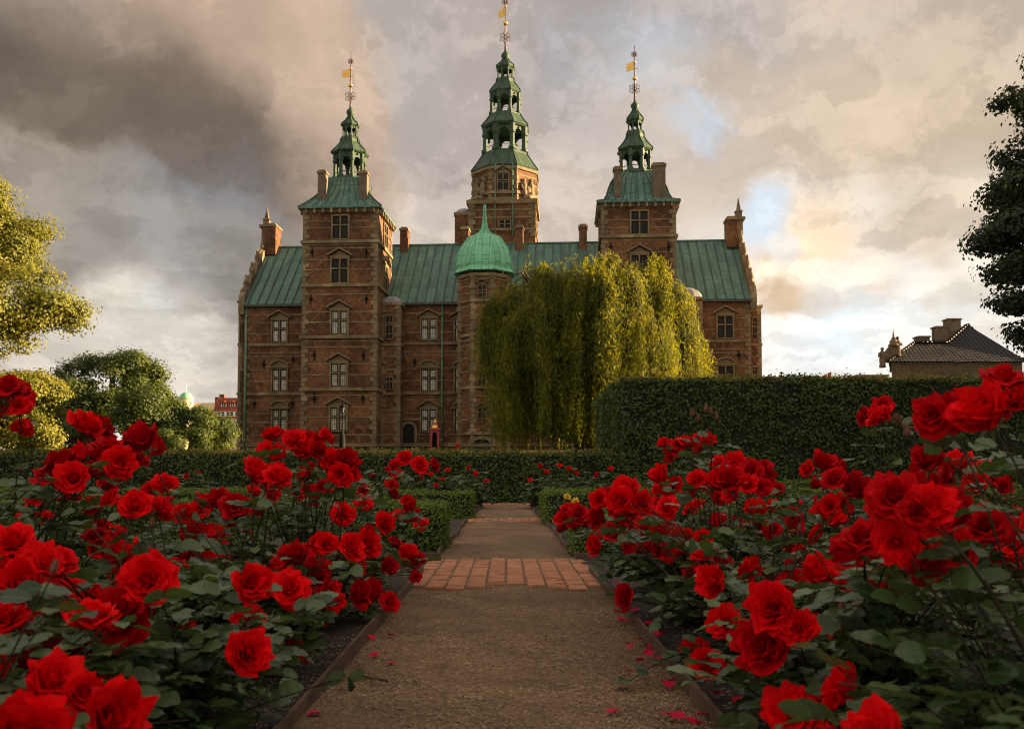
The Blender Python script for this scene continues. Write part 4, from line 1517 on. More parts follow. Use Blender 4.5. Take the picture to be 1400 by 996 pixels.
# rounded heads of the crown: x, y, top z, radius (relative to the foot)
heads = [(-3.0, -.5, 12.7, 2.4), (-1.4, -1.0, 11.6, 2.0), (.4, -1.3, 12.4, 2.4), (-4.9, 0, 10.4, 1.7), (2.2, -.6, 12.2, 2.0), (3.8, .6, 12.5, 2.0), (5.3, -.2, 11.0, 1.8), (6.1, .5, 8.9, 1.6), (6.5, .2, 7.2, 1.2),
         (1.0, 2.2, 12.0, 3.0), (-1.5, 2.5, 11.0, 3.0), (4.4, 2.5, 10.4, 2.4), (0.6, -2.8, 9.8, 2.2), (3.2, -2.6, 9.2, 2.0), (-3.2, -2.4, 9.4, 2.1), (1.6, -1.8, 11.9, 1.9), (1.6, .5, 13.0, .9), (4.8, 0, 12.9, .8)]
LP, LN, LT2 = [], [], []
sm = MB()
for hi, (hx, hy, hz, hr) in enumerate(heads):
    ns = int(125 * hr)
    tufts = [(rg.uniform(0, 6.283), math.acos(rg.uniform(.0, 1)), rg.uniform(.3, 1)) for q in range(int(11 * hr))]
    for k in range(ns):
        ta, tp, tl = tufts[k % len(tufts)]
        an = ta + rg.normal() * .13 / max(.3, math.sin(tp))
        ph = max(0.0, min(1.6, tp + rg.normal() * .10))
        d = np.array([math.cos(an) * math.sin(ph), math.sin(an) * math.sin(ph), math.cos(ph)])
        start = np.array([hx, hy, hz - hr]) + d * hr * rg.uniform(.7, 1.05) * np.array([1, 1, .85])
        if k % 4 == 0:
            start += np.array([rg.normal() * .3, 0, .9 * rg.uniform(0, 1) ** 2])
        out = np.array([math.cos(an), math.sin(an), 0]) * (.25 + .55 * math.sin(ph))
        # how low a strand hangs: to the ground at the left and front, shorter toward the right
        low = rg.uniform(.1, 2.2) if tl < .52 else start[2] - (1.5 + 4.5 * tl) * rg.uniform(.55, 1.1)
        low = max(low, .1)
        if start[0] < -5.4:
            low = max(low, rg.uniform(2.2, 6.5))
        ln = max(1.0, start[2] - low)
        m = int(ln / .075)
        t = np.linspace(0, 1, m)
        sway = rg.normal(size=2) * .25
        s = t * ln
        hz_off = out[None, :] * (1 - np.exp(-s / .8))[:, None] * rg.uniform(.6, 1.3)
        pts = start[None] + hz_off
        pts[:, 2] = start[2] - s + .45 * np.sin(np.minimum(s, 1.2) / 1.2 * math.pi) * .5
        pts[:, 0] += sway[0] * t ** 2 + .05 * np.sin(s * 2.2 + k)
        pts[:, 1] += sway[1] * t ** 2 + .05 * np.cos(s * 1.9 + k)
        LP.append(pts + rg.normal(size=(m, 3)) * (.05 + .07 * np.sin(np.clip(t, 0, 1) * math.pi))[:, None])
        q = np.array([math.cos(an), math.sin(an), .35]) + rg.normal(size=(m, 3)) * .7
        LN.append(unit(q))
        LT2.append(np.array([0, 0, -1.0]) + rg.normal(size=(m, 3)) * .35)
        if k % 4 == 0:
            step = max(1, m // 6)
            sm.tube([tuple(p) for p in pts[::step]], .012, 3)
LP, LN, LT2 = np.concatenate(LP), np.concatenate(LN), np.concatenate(LT2)
V, Fc = leaf_cards(LP, LN, .27, .27, rg, tdir=LT2 + rg.normal(size=LT2.shape) * .12)
inst('crown', np_mesh('crown', V, Fc, M['willow']), wil)
tm = MB().tube([(0, 0, -.6), (.1, 0, 1.5), (.4, 0, 3.4), (.8, .2, 6.0)], [.75, .55, .48, .36], 9)
tk = tm.obj('trunk', M['bark'], wil)
bm = MB()
for (hx, hy, hz, hr) in heads:
    bm.tube([(.4, 0, 3.2), (hx * .35 + .3, hy * .4, 5.2), (hx * .75, hy * .75, hz - hr * 1.4), (hx, hy, hz - hr * .4)], [.3, .22, .13, .04], 6)
    for k in range(4):
        a = rg.uniform(0, 6.28)
        bm.tube([(hx * .75, hy * .75, hz - hr * 1.4), (hx + math.cos(a) * hr * .5, hy + math.sin(a) * hr * .5, hz - hr * .5), (hx + math.cos(a) * hr * .95, hy + math.sin(a) * hr * .95, hz - hr * .7)], [.09, .06, .02], 5)
bm.obj('limb', M['bark'], tk)
sm.obj('hanging_twig', M['bark'], wil)

# ------------------------------------------------------------------ things round the castle's foot
M['red_paint'] = plain('dark red paint', (.28, .022, .018), .45, var=.2)
bx = at(595, 612, 79)
sb = empty('sentry_box', (bx.x, 79, 2.2), -CA, label='dark red sentry box with gilt crown by the castle wall', cat='sentry box')
m = MB()
w = .40
m.box(-w, -w + .08, -w, w, 0, 2.25).box(w - .08, w, -w, w, 0, 2.25).box(-w + .08, w - .08, w - .06, w, 0, 2.25)
m.box(-w + .08, -w + .2, -w, -w + .06, 0, 2.25).box(w - .2, w - .08, -w, -w + .06, 0, 2.25)
m.prism([(-w + .2, 1.75), (-.15, 2.0), (0, 2.05), (.15, 2.0), (w - .2, 1.75), (w - .2, 2.25), (-w + .2, 2.25)], -w, -w + .06)
m.obj('cabin', M['red_paint'], sb)
MB().box(-w + .09, w - .09, w - .2, w - .08, 0, 2.2).obj('interior', M['dark'], sb)
m = MB().box(-w - .07, w + .07, -w - .07, w + .07, 2.25, 2.33)
m.square([(w + .02, 2.33), (.30, 2.5), (.2, 2.72), (.1, 2.85)])
m.obj('roof', M['red_paint'], sb)
m = MB().prism([(-.22, 2.42), (.22, 2.42), (.17, 2.52), (.24, 2.66), (.1, 2.6), (0, 2.72), (-.1, 2.6), (-.24, 2.66), (-.17, 2.52)], -w + .02, -w + .06)
m.lathe([(.1, 2.84), (.17, 2.95), (.08, 3.0), (.09, 3.06), (.02, 3.2)], 0, 0, 8, 0, True)
m.obj('crown_emblem', M['gold'], sb)
p = at(626, 612, 79)
m = MB().lathe([(.16, 0), (.16, .1), (.11, .14), (.11, .62), (.15, .66), (.13, .78), (.05, .86)], 0, 0, 10, 0, True)
m.box(-.2, .2, -.05, .05, .46, .56)
hyd = m.obj('red_hydrant', plain('bright red paint', (.5, .02, .015), .4), label='small bright red hydrant right of the sentry box', cat='hydrant')
hyd.location = (p.x, 79, 2.55)
p = at(468, 600, 70)
lp = empty('lamp_post', (p.x, 70, 2.2), label='black lamp post standing before the left tower', cat='lamp post')
m = MB().lathe([(.3, 0), (.3, .2), (.24, .3), (.24, .9), (.2, 1.4), (.10, 1.7), (.07, 1.9), (.06, 3.0), (.1, 3.05), (.06, 3.1)], 0, 0, 10, 0, True)
m.obj('post', M['iron'], lp)
m = MB()
for i in range(6):
    a = R(60 * i)
    m.tube([(.1 * math.cos(a), .1 * math.sin(a), 3.1), (.19 * math.cos(a), .19 * math.sin(a), 3.55)], .015, 4)
m.lathe([(.24, 3.55), (.25, 3.58), (.14, 3.72), (.06, 3.78), (.09, 3.84), (.02, 3.95)], 0, 0, 6, 0)
ln = m.obj('lantern_frame', M['iron'], lp)
MB().lathe([(.085, 3.12), (.17, 3.54)], 0, 0, 6, 0).obj('lantern_glass', plain('lamp glass', (.12, .12, .11), .15), ln)

# ------------------------------------------------------------------ far buildings
M['tile_red'] = brick_mat('red roof tiles', (.36, .075, .03), (.26, .05, .022), (.10, .025, .015), .3, .34, .03, False)
M['cream'] = plain('cream stucco', (.62, .50, .33), .85, var=.1)
M['white_trim'] = plain('white painted wood', (.75, .72, .66), .6, var=.08)
M['grey_slate'] = plain('grey slate', (.12, .12, .12), .6, var=.3)
Y = 200.0
hs = empty('tiled_house', (at(310, 600, Y).x, Y, 2.2), label='cream house with steep red tiled roof behind the castle corner', cat='house')
ox = hs.location.x
X = lambda px: at(px, 560, Y).x - ox
ZH = lambda py: at(310, py, Y).z - 2.2
x0, x1 = X(291.5), X(345)
MB().box(x0, x1, 0, 12, -.5, ZH(571)).obj('wall', M['cream'], hs)
rf = MB().prism([(-.3, ZH(571)), (12.3, ZH(571)), (9, ZH(542)), (3, ZH(542))], x0 - .2, x1 + .2, axis='x').obj('roof', M['tile_red'], hs)
MB().box(x0 - .6, x0 + .3, 3, 7, ZH(571), ZH(541)).obj('parapet_gable', M['brick'], rf)
MB().box(x0 - .3, x0 + .8, 5, 6, ZH(545), ZH(536)).obj('chimney', M['brick'], rf)


def small_window(px, y0, y1, w, v, parent, dormer=False):
    m = MB()
    xc = X(px)
    a, b2 = ZH(y1), ZH(y0)
    m.box(xc - w / 2, xc + w / 2, v - .12, v + (1.6 if dormer else .02), a, b2)
    o = m.obj('dormer' if dormer else 'window', M['white_trim'], parent)
    g = MB()
    q = w * .42
    for sx in (-1, 1):
        for k in range(2):
            za, zb = a + .12 + (b2 - a - .2) * k * .52, a + (b2 - a) * (.46 + .46 * k)
            g.box(xc + (sx * q / 2) - q * .38, xc + (sx * q / 2) + q * .38, v - .14, v - .12, za, zb)
    g.obj('pane', M['dark_glass'], o)
    if dormer:
        MB().prism([(xc - w * .65, b2), (xc + w * .65, b2), (xc, b2 + w * .6)], v - .3, v + 2.2).obj('dormer_roof', M['tile_red'], o)


for px in (303, 315, 327):
    small_window(px, 550.5, 556, 1.1, 1.6, hs, True)
    small_window(px, 562.5, 569, 1.9, -.25, hs)
for px in (296, 302.5, 310, 316, 322.5, 329):
    small_window(px, 575.5, 583, 1.0, -.0, hs)
    small_window(px, 588, 596, 1.0, -.0, hs)

Y = 250.0
p = at(253.5, 600, Y)
dt = empty('domed_tower', (p.x, Y, 2.2), label='round tower with pale green dome and flagpole, rising far off behind the trees', cat='tower')
ZD = lambda py: at(253, py, Y).z - 2.2
MB().lathe([(1.9, -1), (1.9, ZD(545.5)), (2.05, ZD(545.5)), (2.05, ZD(544.6))], 0, 0, 16, 0).obj('drum', M['cream'], dt)
MB().lathe([(1.35, ZD(548)), (1.35, ZD(543.5))], 0, 0, 16, 0).obj('lantern_ring', M['dark'], dt)
MB().lathe([(1.75 * math.cos(R(a)) + .01, ZD(544.6) + 1.75 * math.sin(R(a))) for a in range(0, 91, 10)], 0, 0, 16, 0, True).obj('dome', M['dome'], dt)
MB().tube([(0, 0, ZD(538)), (0, 0, ZD(525))], .09, 5).obj('flagpole', M['white_trim'], dt)
bl = MB().box(-1.5, 9, 1, 9, -1, ZD(550)).obj('wall', M['cream'], dt)

# low brown roofed hut behind the left hedge
p = at(113, 612, 58)
ht = empty('garden_hut', (p.x, 58, terrain(58)), label='low hut with brown roof behind the left hedge', cat='hut')
MB().box(-1.2, 1.2, -.8, .8, -.3, .9).obj('wall', M['brick'], ht)
MB().prism([(-1.5, .85), (1.5, .85), (1.1, 1.25), (-1.1, 1.25)], -1, 1).obj('roof', M['tile_red'], ht)

# guard house with glazed tile roof at the right
M['tile_grey'] = None
m_, N, b = material('dark glazed pantiles')
uv = uvn(N)
sp = N.n('ShaderNodeSeparateXYZ')
N.put(sp.inputs[0], uv)
wx = N.math('SINE', N.math('MULTIPLY', sp.outputs[0], 6.283 / .42))
wy = N.math('FRACT', N.math('DIVIDE', sp.outputs[1], .46))
h = N.math('ADD', N.math('MULTIPLY', wx, .5), N.math('MULTIPLY', wy, -.8))
N.put(b.inputs['Base Color'], N.mix(N.smooth(h, -.9, .3), (.008, .007, .007, 1), (.03, .026, .026, 1)))
b.inputs['Roughness'].default_value = .42
b.inputs['Specular IOR Level'].default_value = .15
bp = N.n('ShaderNodeBump')
bp.inputs['Strength'].default_value = 1.0
bp.inputs['Distance'].default_value = .1
N.put(bp.inputs['Height'], h)
N.put(b.inputs['Normal'], bp.outputs[0])
M['tile_grey'] = m_
Y = 95.0
g0 = at(1290, 600, Y)
gh = empty('guard_house', (g0.x, Y, 2.2), label='low building with dark glazed tile roof and brick chimneys', cat='house')
X = lambda px, y=95.0: at(px, 480, y).x - g0.x
ZG = lambda py, y=95.0: at(1290, py, y).z - 2.2
ze = ZG(494)
xl, xr = X(1214), X(1405)
wm = MB()
fp = [(xl + .5, .4), (xr - .4, .4), (xr - .4, 9.6), (xl + 4.6, 9.6)]
wm.add([(x, y, -.5) for x, y in fp] + [(x, y, ze - .02) for x, y in fp], [(3, 2, 1, 0), (4, 5, 6, 7), (0, 1, 5, 4), (1, 2, 6, 5), (2, 3, 7, 6), (3, 0, 4, 7)])
wm.obj('wall', plain('ochre plaster', (.085, .06, .03), .9, var=.4), gh)
rf = MB()
o_ = .25
A, B, C2, D = (xl, 0, ze), (xr, 0, ze), (xr, 10, ze), (xl + 4.4, 10, ze)
r1, r2 = (X(1252, 98), 3.2, ZG(468, 98)), (X(1297, 98), 3.2, ZG(468, 98))
apx = (X(1324, 100), 5.0, ZG(444, 100))
e2 = (xr - 1.5, 5.0, ZG(470, 100))
rl = (r1[0] + 1.6, 6.6, r1[2])
rm = (r2[0], 6.6, r2[2])
rf.poly([A, (X(1298), 0, ze), r2, r1])
rf.poly([(X(1298), 0, ze), B, e2, apx, r2])
rf.poly([D, A, r1, rl])
rf.poly([r1, r2, rm, rl])
rf.poly([r2, apx, rm])
rf.poly([C2, D, rl, rm, apx, e2])
rf.poly([B, C2, e2])
rf.poly([D, C2, B, A])
ro2 = rf.obj('roof', M['tile_grey'], gh)
for pth in ((A, r1), (r1, r2), (r2, apx), (apx, e2), (B, e2), (D, rl), (rm, apx)):
    rd = MB()
    p, q = Vector(pth[0]), Vector(pth[1])
    n = max(2, int((q - p).length / .45))
    for i in range(n):
        a, c = p.lerp(q, i / n), p.lerp(q, (i + 1) / n)
        rd.tube([a + Vector((0, 0, .1)), c + Vector((0, 0, .06))], [.17, .13], 6)
    rd.obj('ridge_tile', M['tile_grey'], ro2)
for (x0, x1, y0, v) in ((1255, 1273, 459, 3.6), (1280, 1298, 445.5, 4.2), (1296, 1316, 435, 4.6)):
    u0, u1 = X(x0, 95 + v), X(x1, 95 + v)
    zt = ZG(y0, 95 + v)
    c = MB().box(u0 + .1, u1 - .1, v, v + 1.2, ze + .5, zt - .15).obj('chimney', M['chimney'], gh)
    MB().box(u0, u1, v - .1, v + 1.3, zt - .15, zt).obj('chimney_cap', M['chimney'], c)
# carved gable with figures on the corner
gb = MB()
xc = X(1224.5)
zs = ZG(492)
gb.prism([(xc - 1.0, ze), (xc + 1.6, ze), (xc + 1.2, zs + 1.0), (xc + .6, zs + 1.6), (xc - .2, zs + 1.6), (xc - .8, zs + .8)], .8, 1.3)
gb.lathe([(.5, zs + 1.6), (.6, zs + 1.7), (.38, zs + 1.9), (.45, zs + 2.1), (.22, zs + 2.3), (.26, zs + 2.4), (.14, zs + 2.5), (.02, zs + 3.3)], xc + .25, 1.05, 8, 0, True)
gb.obj('carved_gable', M['chimney'], gh)
for px, py in ((1211.5, 493), (1233, 478)):
    st = MB()
    x, z = X(px), ZG(py)
    st.lathe([(.35, z - .6), (.35, z - .3), (.3, z - .25), (.34, z + .25), (.26, z + .65), (.33, z + .95), (.2, z + 1.12), (.1, z + 1.2)], x, 1.0, 8, 0, True)
    st.ball((x, .98, z + 1.36), .19, 8, 6)
    st.tube([(x - .3, 1, z + .95), (x - .42, .9, z + .55), (x - .2, .75, z + .45)], .1, 6)
    st.tube([(x + .3, 1, z + .95), (x + .38, .85, z + .6), (x + .15, .75, z + .7)], .1, 6)
    st.obj('statue', M['chimney'], gh)
# flag tip above the hedge, and a low dark roof beside the guard house
p = at(1136, 512, 70)
fl = empty('flagpole', (p.x + .05, 70, 2.2), label='flagpole with red flag and white cross showing above the tall hedge', cat='flagpole')
zf = p.z - 2.2
MB().tube([(0, 0, -.2), (0, 0, zf + .35)], .035, 6).obj('pole', M['white_trim'], fl)
fv = MB()
n = 8
rows = []
for i in range(n + 1):
    t = i / n
    rows.append([(-.9 * t, .12 * math.sin(t * 5), zf + .25 - .45 * t - h2 * .62) for h2 in (0, 1)])
fv.add([q for r in rows for q in r], [(2 * i, 2 * i + 1, 2 * i + 3, 2 * i + 2) for i in range(n)], True)
fo = fv.obj('flag_cloth', plain('red flag cloth', (.6, .05, .03), .8), fl)
cr = MB()
for i in range(n):
    (a, b2), (c, d) = rows[i], rows[i + 1]
    l = lambda p, q, f: tuple(p[k] + (q[k] - p[k]) * f - (.006 if k == 1 else 0) for k in range(3))
    f0, f1 = (.0, 1.0) if i == 2 else (.42, .58)
    cr.poly([l(a, b2, f0), l(a, b2, f1), l(c, d, f1), l(c, d, f0)])
cr.obj('white_cross', plain('white flag cloth', (.8, .76, .7), .8), fo)
p = at(1190, 510, 90)
lh = empty('low_building', (p.x, 90, 2.2), label='low flat roofed wing left of the guard house, just above the hedge', cat='building')
MB().box(-1.2, 1.6, 0, 4, -.4, p.z - 2.2 - .3).obj('wall', M['brick'], lh)
MB().box(-1.4, 1.8, -.2, 4.2, p.z - 2.5, p.z - 2.2 - .15).obj('roof', M['grey_slate'], lh)
# ------------------------------------------------------------------ roses
def rose_mat(name, c1, c2, tc):
    m, N, b = material(name)
    geo = N.n('ShaderNodeNewGeometry')
    oi = N.n('ShaderNodeObjectInfo')
    f = N.math('ADD', N.math('MULTIPLY', geo.outputs['Random Per Island'], .6), N.math('MULTIPLY', oi.outputs['Random'], .4))
    pos = N.n('ShaderNodeTexCoord').outputs['Object']
    vein = N.noise(pos, 9, 4, .6)
    col = N.mix(f, (*c1, 1), (*c2, 1))
    col = N.mix(N.smooth(vein, .35, .7, 0, .35), col, tuple(x * .55 for x in c1) + (1,))
    N.put(b.inputs['Base Color'], col)
    b.inputs['Roughness'].default_value = .6
    b.inputs['Specular IOR Level'].default_value = .06
    bp = N.n('ShaderNodeBump')
    bp.inputs['Strength'].default_value = .25
    bp.inputs['Distance'].default_value = .03
    N.put(bp.inputs['Height'], N.noise(pos, 14, 3))
    N.put(b.inputs['Normal'], bp.outputs[0])
    tr = N.n('ShaderNodeBsdfTranslucent')
    tr.inputs[0].default_value = (*tc, 1)
    mx = N.n('ShaderNodeMixShader')
    mx.inputs[0].default_value = .14
    N.t.links.new(b.outputs[0], mx.inputs[1])
    N.t.links.new(tr.outputs[0], mx.inputs[2])
    out = [q for q in N.t.nodes if q.type == 'OUTPUT_MATERIAL'][0]
    N.t.links.new(mx.outputs[0], out.inputs[0])
    return m


M['rose'] = rose_mat('red rose petals', (.70, .002, .005), (1.0, .004, .007), (1.0, .006, .006))
M['rose_yellow'] = rose_mat('yellow rose petals', (.85, .50, .04), (.95, .66, .10), (.9, .6, .08))
m_, N, b = material('rose leaf')
geo = N.n('ShaderNodeNewGeometry')
uv = N.n('ShaderNodeUVMap').outputs[0]
sp = N.n('ShaderNodeSeparateXYZ')
N.put(sp.inputs[0], uv)
mid = N.smooth(N.math('ABSOLUTE', N.math('SUBTRACT', sp.outputs[0], .5)), .015, .05, .55, 0.0)
vv = N.math('ADD', N.math('MULTIPLY', sp.outputs[1], 9.0), N.math('MULTIPLY', N.math('ABSOLUTE', N.math('SUBTRACT', sp.outputs[0], .5)), -7.0))
side = N.smooth(N.math('PINGPONG', vv, .5), .04, .12, .25, 0.0)
col = N.mix(geo.outputs['Random Per Island'], (.010, .036, .010, 1), (.085, .14, .032, 1))
col = N.mix(N.math('MAXIMUM', mid, side), col, (.10, .13, .05, 1))
col = N.mix(N.math('MULTIPLY', geo.outputs['Backfacing'], .55), col, (.10, .14, .09, 1))
N.put(b.inputs['Base Color'], col)
b.inputs['Roughness'].default_value = .33
b.inputs['Specular IOR Level'].default_value = .5
bp = N.n('ShaderNodeBump')
bp.inputs['Strength'].default_value = .3
bp.inputs['Distance'].default_value = .002
N.put(bp.inputs['Height'], N.math('MULTIPLY', side, -3.0))
N.put(b.inputs['Normal'], bp.outputs[0])
tr = N.n('ShaderNodeBsdfTranslucent')
N.put(tr.inputs[0], N.mix(1.0, col, (1.6, 1.7, .5, 1), 'MULTIPLY'))
mx = N.n('ShaderNodeMixShader')
mx.inputs[0].default_value = .22
N.t.links.new(b.outputs[0], mx.inputs[1])
N.t.links.new(tr.outputs[0], mx.inputs[2])
N.t.links.new(mx.outputs[0], [q for q in N.t.nodes if q.type == 'OUTPUT_MATERIAL'][0].inputs[0])
M['rose_leaf'] = m_
M['stem'] = plain('rose cane', (.032, .026, .012), .7, var=.5, scale=20, spec=.2)
M['sepal'] = plain('green sepal', (.09, .12, .035), .6, var=.3, scale=20)
M['stamen'] = plain('pale stamens', (.55, .38, .12), .8)


def rose_mesh(seed, mat, openness=1.0, n=30, name='flower'):
    """unit rose: about 1 across, axis +z, stem at the origin; petals are curved sheets in a spiral"""
    rg = np.random.default_rng(seed)
    nu, nv = 7, 7
    V, Fc = [], []
    for i in range(n):
        t = i / (n - 1)
        th = i * 2.39996 + rg.normal() * .25
        Lp = .30 + .26 * t ** .7 + rg.normal() * .025
        ph0 = R(2 + 50 * t ** 1.3) * openness
        ph1 = R(-34 + 112 * t ** .8 + rg.normal() * 14) * openness
        r0 = .015 + .06 * t
        halfw = (.16 + .20 * t ** .7) * rg.uniform(.85, 1.2)
        wrap = 1.0 - .45 * t
        ruf, pr, pr2 = rg.uniform(.02, .05) * (.5 + t), rg.uniform(0, 6.28), rg.uniform(0, 6.28)
        asym = rg.normal() * .12
        notch = rg.uniform(0, .09)
        b = len(V)
        for a in range(nu):
            u = -1 + 2 * a / (nu - 1)
            Lu = Lp * (1 - .30 * abs(u) ** 2.6 - notch * math.exp(-(u / .3) ** 2) + asym * u * .3)
            rho, z = r0, .06 - .05 * t
            for c in range(nv):
                v = c / (nv - 1)
                if c:
                    vm = (c - .5) / (nv - 1)
                    ph = ph0 + (ph1 - ph0) * vm ** 1.5 + abs(u) ** 2 * R(18) * vm * t
                    rho += math.sin(ph) * Lu / (nv - 1)
                    z += math.cos(ph) * Lu / (nv - 1)
                hw = halfw * (math.sin(min(1, v * 1.25 + .12) * math.pi / 2)) * (1 - .22 * max(0, v - .75) / .25)
                # across the petal: partly round the axis, partly along the tangent
                rr = max(rho, .05)
                ang = wrap * u * hw / max(rr, .07)
                ang = max(-1.9, min(1.9, ang))
                tx = (1 - wrap) * u * hw
                cr, sr = math.cos(th + ang), math.sin(th + ang)
                edge = ruf * math.sin(u * 4.2 + pr) * v ** 2 + ruf * .6 * math.sin(u * 8 + pr2) * v ** 3
                rho2 = rho + edge * math.cos(ph0) - .05 * t * (u * u) * v * (1 - v) * 2
                V.append((rho2 * cr - tx * math.sin(th), rho2 * sr + tx * math.cos(th), z + edge * .8 - .03 * u * u * (1 - t)))
        for a in range(nu - 1):
            for c in range(nv - 1):
                p = b + a * nv + c
                Fc.append((p, p + 1, p + nv + 1, p + nv))
    V = np.array(V)
    ext = np.percentile(np.linalg.norm(V[:, :2], axis=1), 97)
    V *= .5 / ext
    me = np_mesh(name, V, Fc, mat, smooth=True)
    return me


def calyx_mesh():
    m = MB().lathe([(.02, -.16), (.06, -.13), (.075, -.05), (.06, .02)], 0, 0, 8, 0, True)
    for i in range(5):
        a = R(72 * i)
        d, e = Vector((math.cos(a), math.sin(a), 0)), Vector((-math.sin(a), math.cos(a), 0))
        z = Vector((0, 0, 1))
        p = [d * .05 - e * .05, d * .05 + e * .05, d * .2 + e * .045 - z * .03, d * .34 - z * .11, d * .2 - e * .045 - z * .03]
        m.poly(p, True)
    return m.mesh('calyx', M['sepal'])


ROSES = [rose_mesh(100 + i, M['rose'], (1.0, .92, 1.08, .8, 1.0, 1.12, .62, .96, .5, .88)[i], (42, 36, 46, 34, 40, 38, 26, 48, 22, 40)[i]) for i in range(10)]
M['rose_dark'] = rose_mat('crimson rose petals', (.42, .001, .004), (.70, .002, .007), (.6, .003, .008))
ROSES += [rose_mesh(150 + i, M['rose_dark'], (.55, 1.0, 1.18, .8, .95)[i], (24, 34, 30, 40, 36)[i]) for i in range(4)]
YROSES = [rose_mesh(200 + i, M['rose_yellow'], 1.0, 24) for i in range(2)]
CALYX = calyx_mesh()
bud = MB().lathe([(.05, -.3), (.14, -.25), (.2, -.08), (.17, .12), (.09, .33), (.02, .5)], 0, 0, 8, 0, True)
for i in range(5):
    a = R(72 * i)
    bud.tube([(.12 * math.cos(a), .12 * math.sin(a), -.22), (.22 * math.cos(a), .22 * math.sin(a), 0), (.15 * math.cos(a), .15 * math.sin(a), .38), (.2 * math.cos(a + .2), .2 * math.sin(a + .2), .6)], [.06, .07, .035, .008], 4)
BUD = bud.mesh('bud', plain('closed rose bud', (.16, .06, .035), .6, var=.5, scale=6))
BUDR = MB().lathe([(.03, -.3), (.2, -.2), (.3, 0), (.26, .2), (.12, .42), (.02, .5)], 0, 0, 9, 0, True).mesh('bud', M['rose'])


def leaflet_template():
    vs, uv = [], []
    rows = ((.015, 0, 0), (.17, .09, .01), (.29, .2, .016), (.30, .27, .018), (.36, .37, .016), (.345, .46, .012), (.355, .56, .004), (.30, .66, -.006), (.285, .75, -.018), (.20, .85, -.034), (.14, .92, -.05), (.01, 1.0, -.075))
    for j, (w, y, z) in enumerate(rows):
        for k, u in enumerate((-1, 0, 1)):
            vs.append((u * w, y - (.02 if u and j % 2 else 0), z + .13 * abs(u) * w + (.022 * math.sin(j * 1.6 + k * 2.1) if u else 0)))
            uv.append((.5 + u * .5 * w / .36, y))
    n = len(rows) - 1
    fs = [(3 * j + k, 3 * j + k + 1, 3 * j + k + 4, 3 * j + k + 3) for j in range(n) for k in range(2)]
    return np.array(vs), np.array(fs), np.array(uv)


LV, LF, LUV = leaflet_template()


def leaflets_mesh(name, items, mat):
    """items: (pos, dir, normal, length) for every leaflet"""
    n = len(items)
    P = np.array([i[0] for i in items])
    D = unit(np.array([i[1] for i in items]))
    Nn = np.array([i[2] for i in items])
    Nn = unit(Nn - (Nn * D).sum(-1, keepdims=True) * D)
    S = np.array([i[3] for i in items])[:, None, None]
    B = np.cross(D, Nn)
    V = P[:, None] + S * (LV[None, :, 0:1] * B[:, None] + LV[None, :, 1:2] * D[:, None] + LV[None, :, 2:3] * Nn[:, None])
    Fc = (LF[None] + (np.arange(n) * len(LV))[:, None, None]).reshape(-1, 4)
    uv = np.tile(LUV[LF].reshape(-1, 2), (n, 1))
    return np_mesh(name, V.reshape(-1, 3), Fc, mat, uv=uv, smooth=True)


def bez(p0, p1, p2, n):
    return [p0 * (1 - t) ** 2 + p1 * 2 * t * (1 - t) + p2 * t * t for t in [i / (n - 1) for i in range(n)]]


def compound_leaf(p, out, rg, items, stems, ls):
    """a stalk carrying five or seven leaflets"""
    ln = ls * rg.uniform(1.7, 2.4)
    out = Vector(out).normalized()
    droop = Vector((0, 0, -.35 * rg.uniform(.2, 1.4)))
    tip = p + (out + droop * .6) * ln
    path = bez(p, p + out * ln * .5 + Vector((0, 0, .15 * ln)), tip, 4)
    stems.tube(path, [.0016, .0013, .001, .0008], 3)
    side = out.cross(Vector((0, 0, 1)))
    if side.length < .1:
        side = Vector((1, 0, 0))
    side.normalize()
    up = side.cross(out).normalized()
    up = (up + Vector(rg.normal(size=3)) * .35).normalized()
    pr = 2 if rg.uniform() < .6 else 3
    for k in range(pr):
        f = .35 + .5 * k / max(1, pr - 1) if pr > 1 else .5
        q = path[0].lerp(path[-1], f)
        q.z = path[0].z * (1 - f) + path[-1].z * f + .15 * ln * 2 * f * (1 - f)
        for sg in (-1, 1):
            d = side * sg + out * rg.uniform(.35, .75) + Vector(rg.normal(size=3)) * .12
            items.append((q, d, up + Vector(rg.normal(size=3)) * .25, ls * rg.uniform(.75, 1.05)))
    items.append((path[-1], out + droop + Vector(rg.normal(size=3)) * .1, up, ls * rg.uniform(1.0, 1.25)))


def rng_keep(n, rg):
    return rg.uniform(size=n) < .07


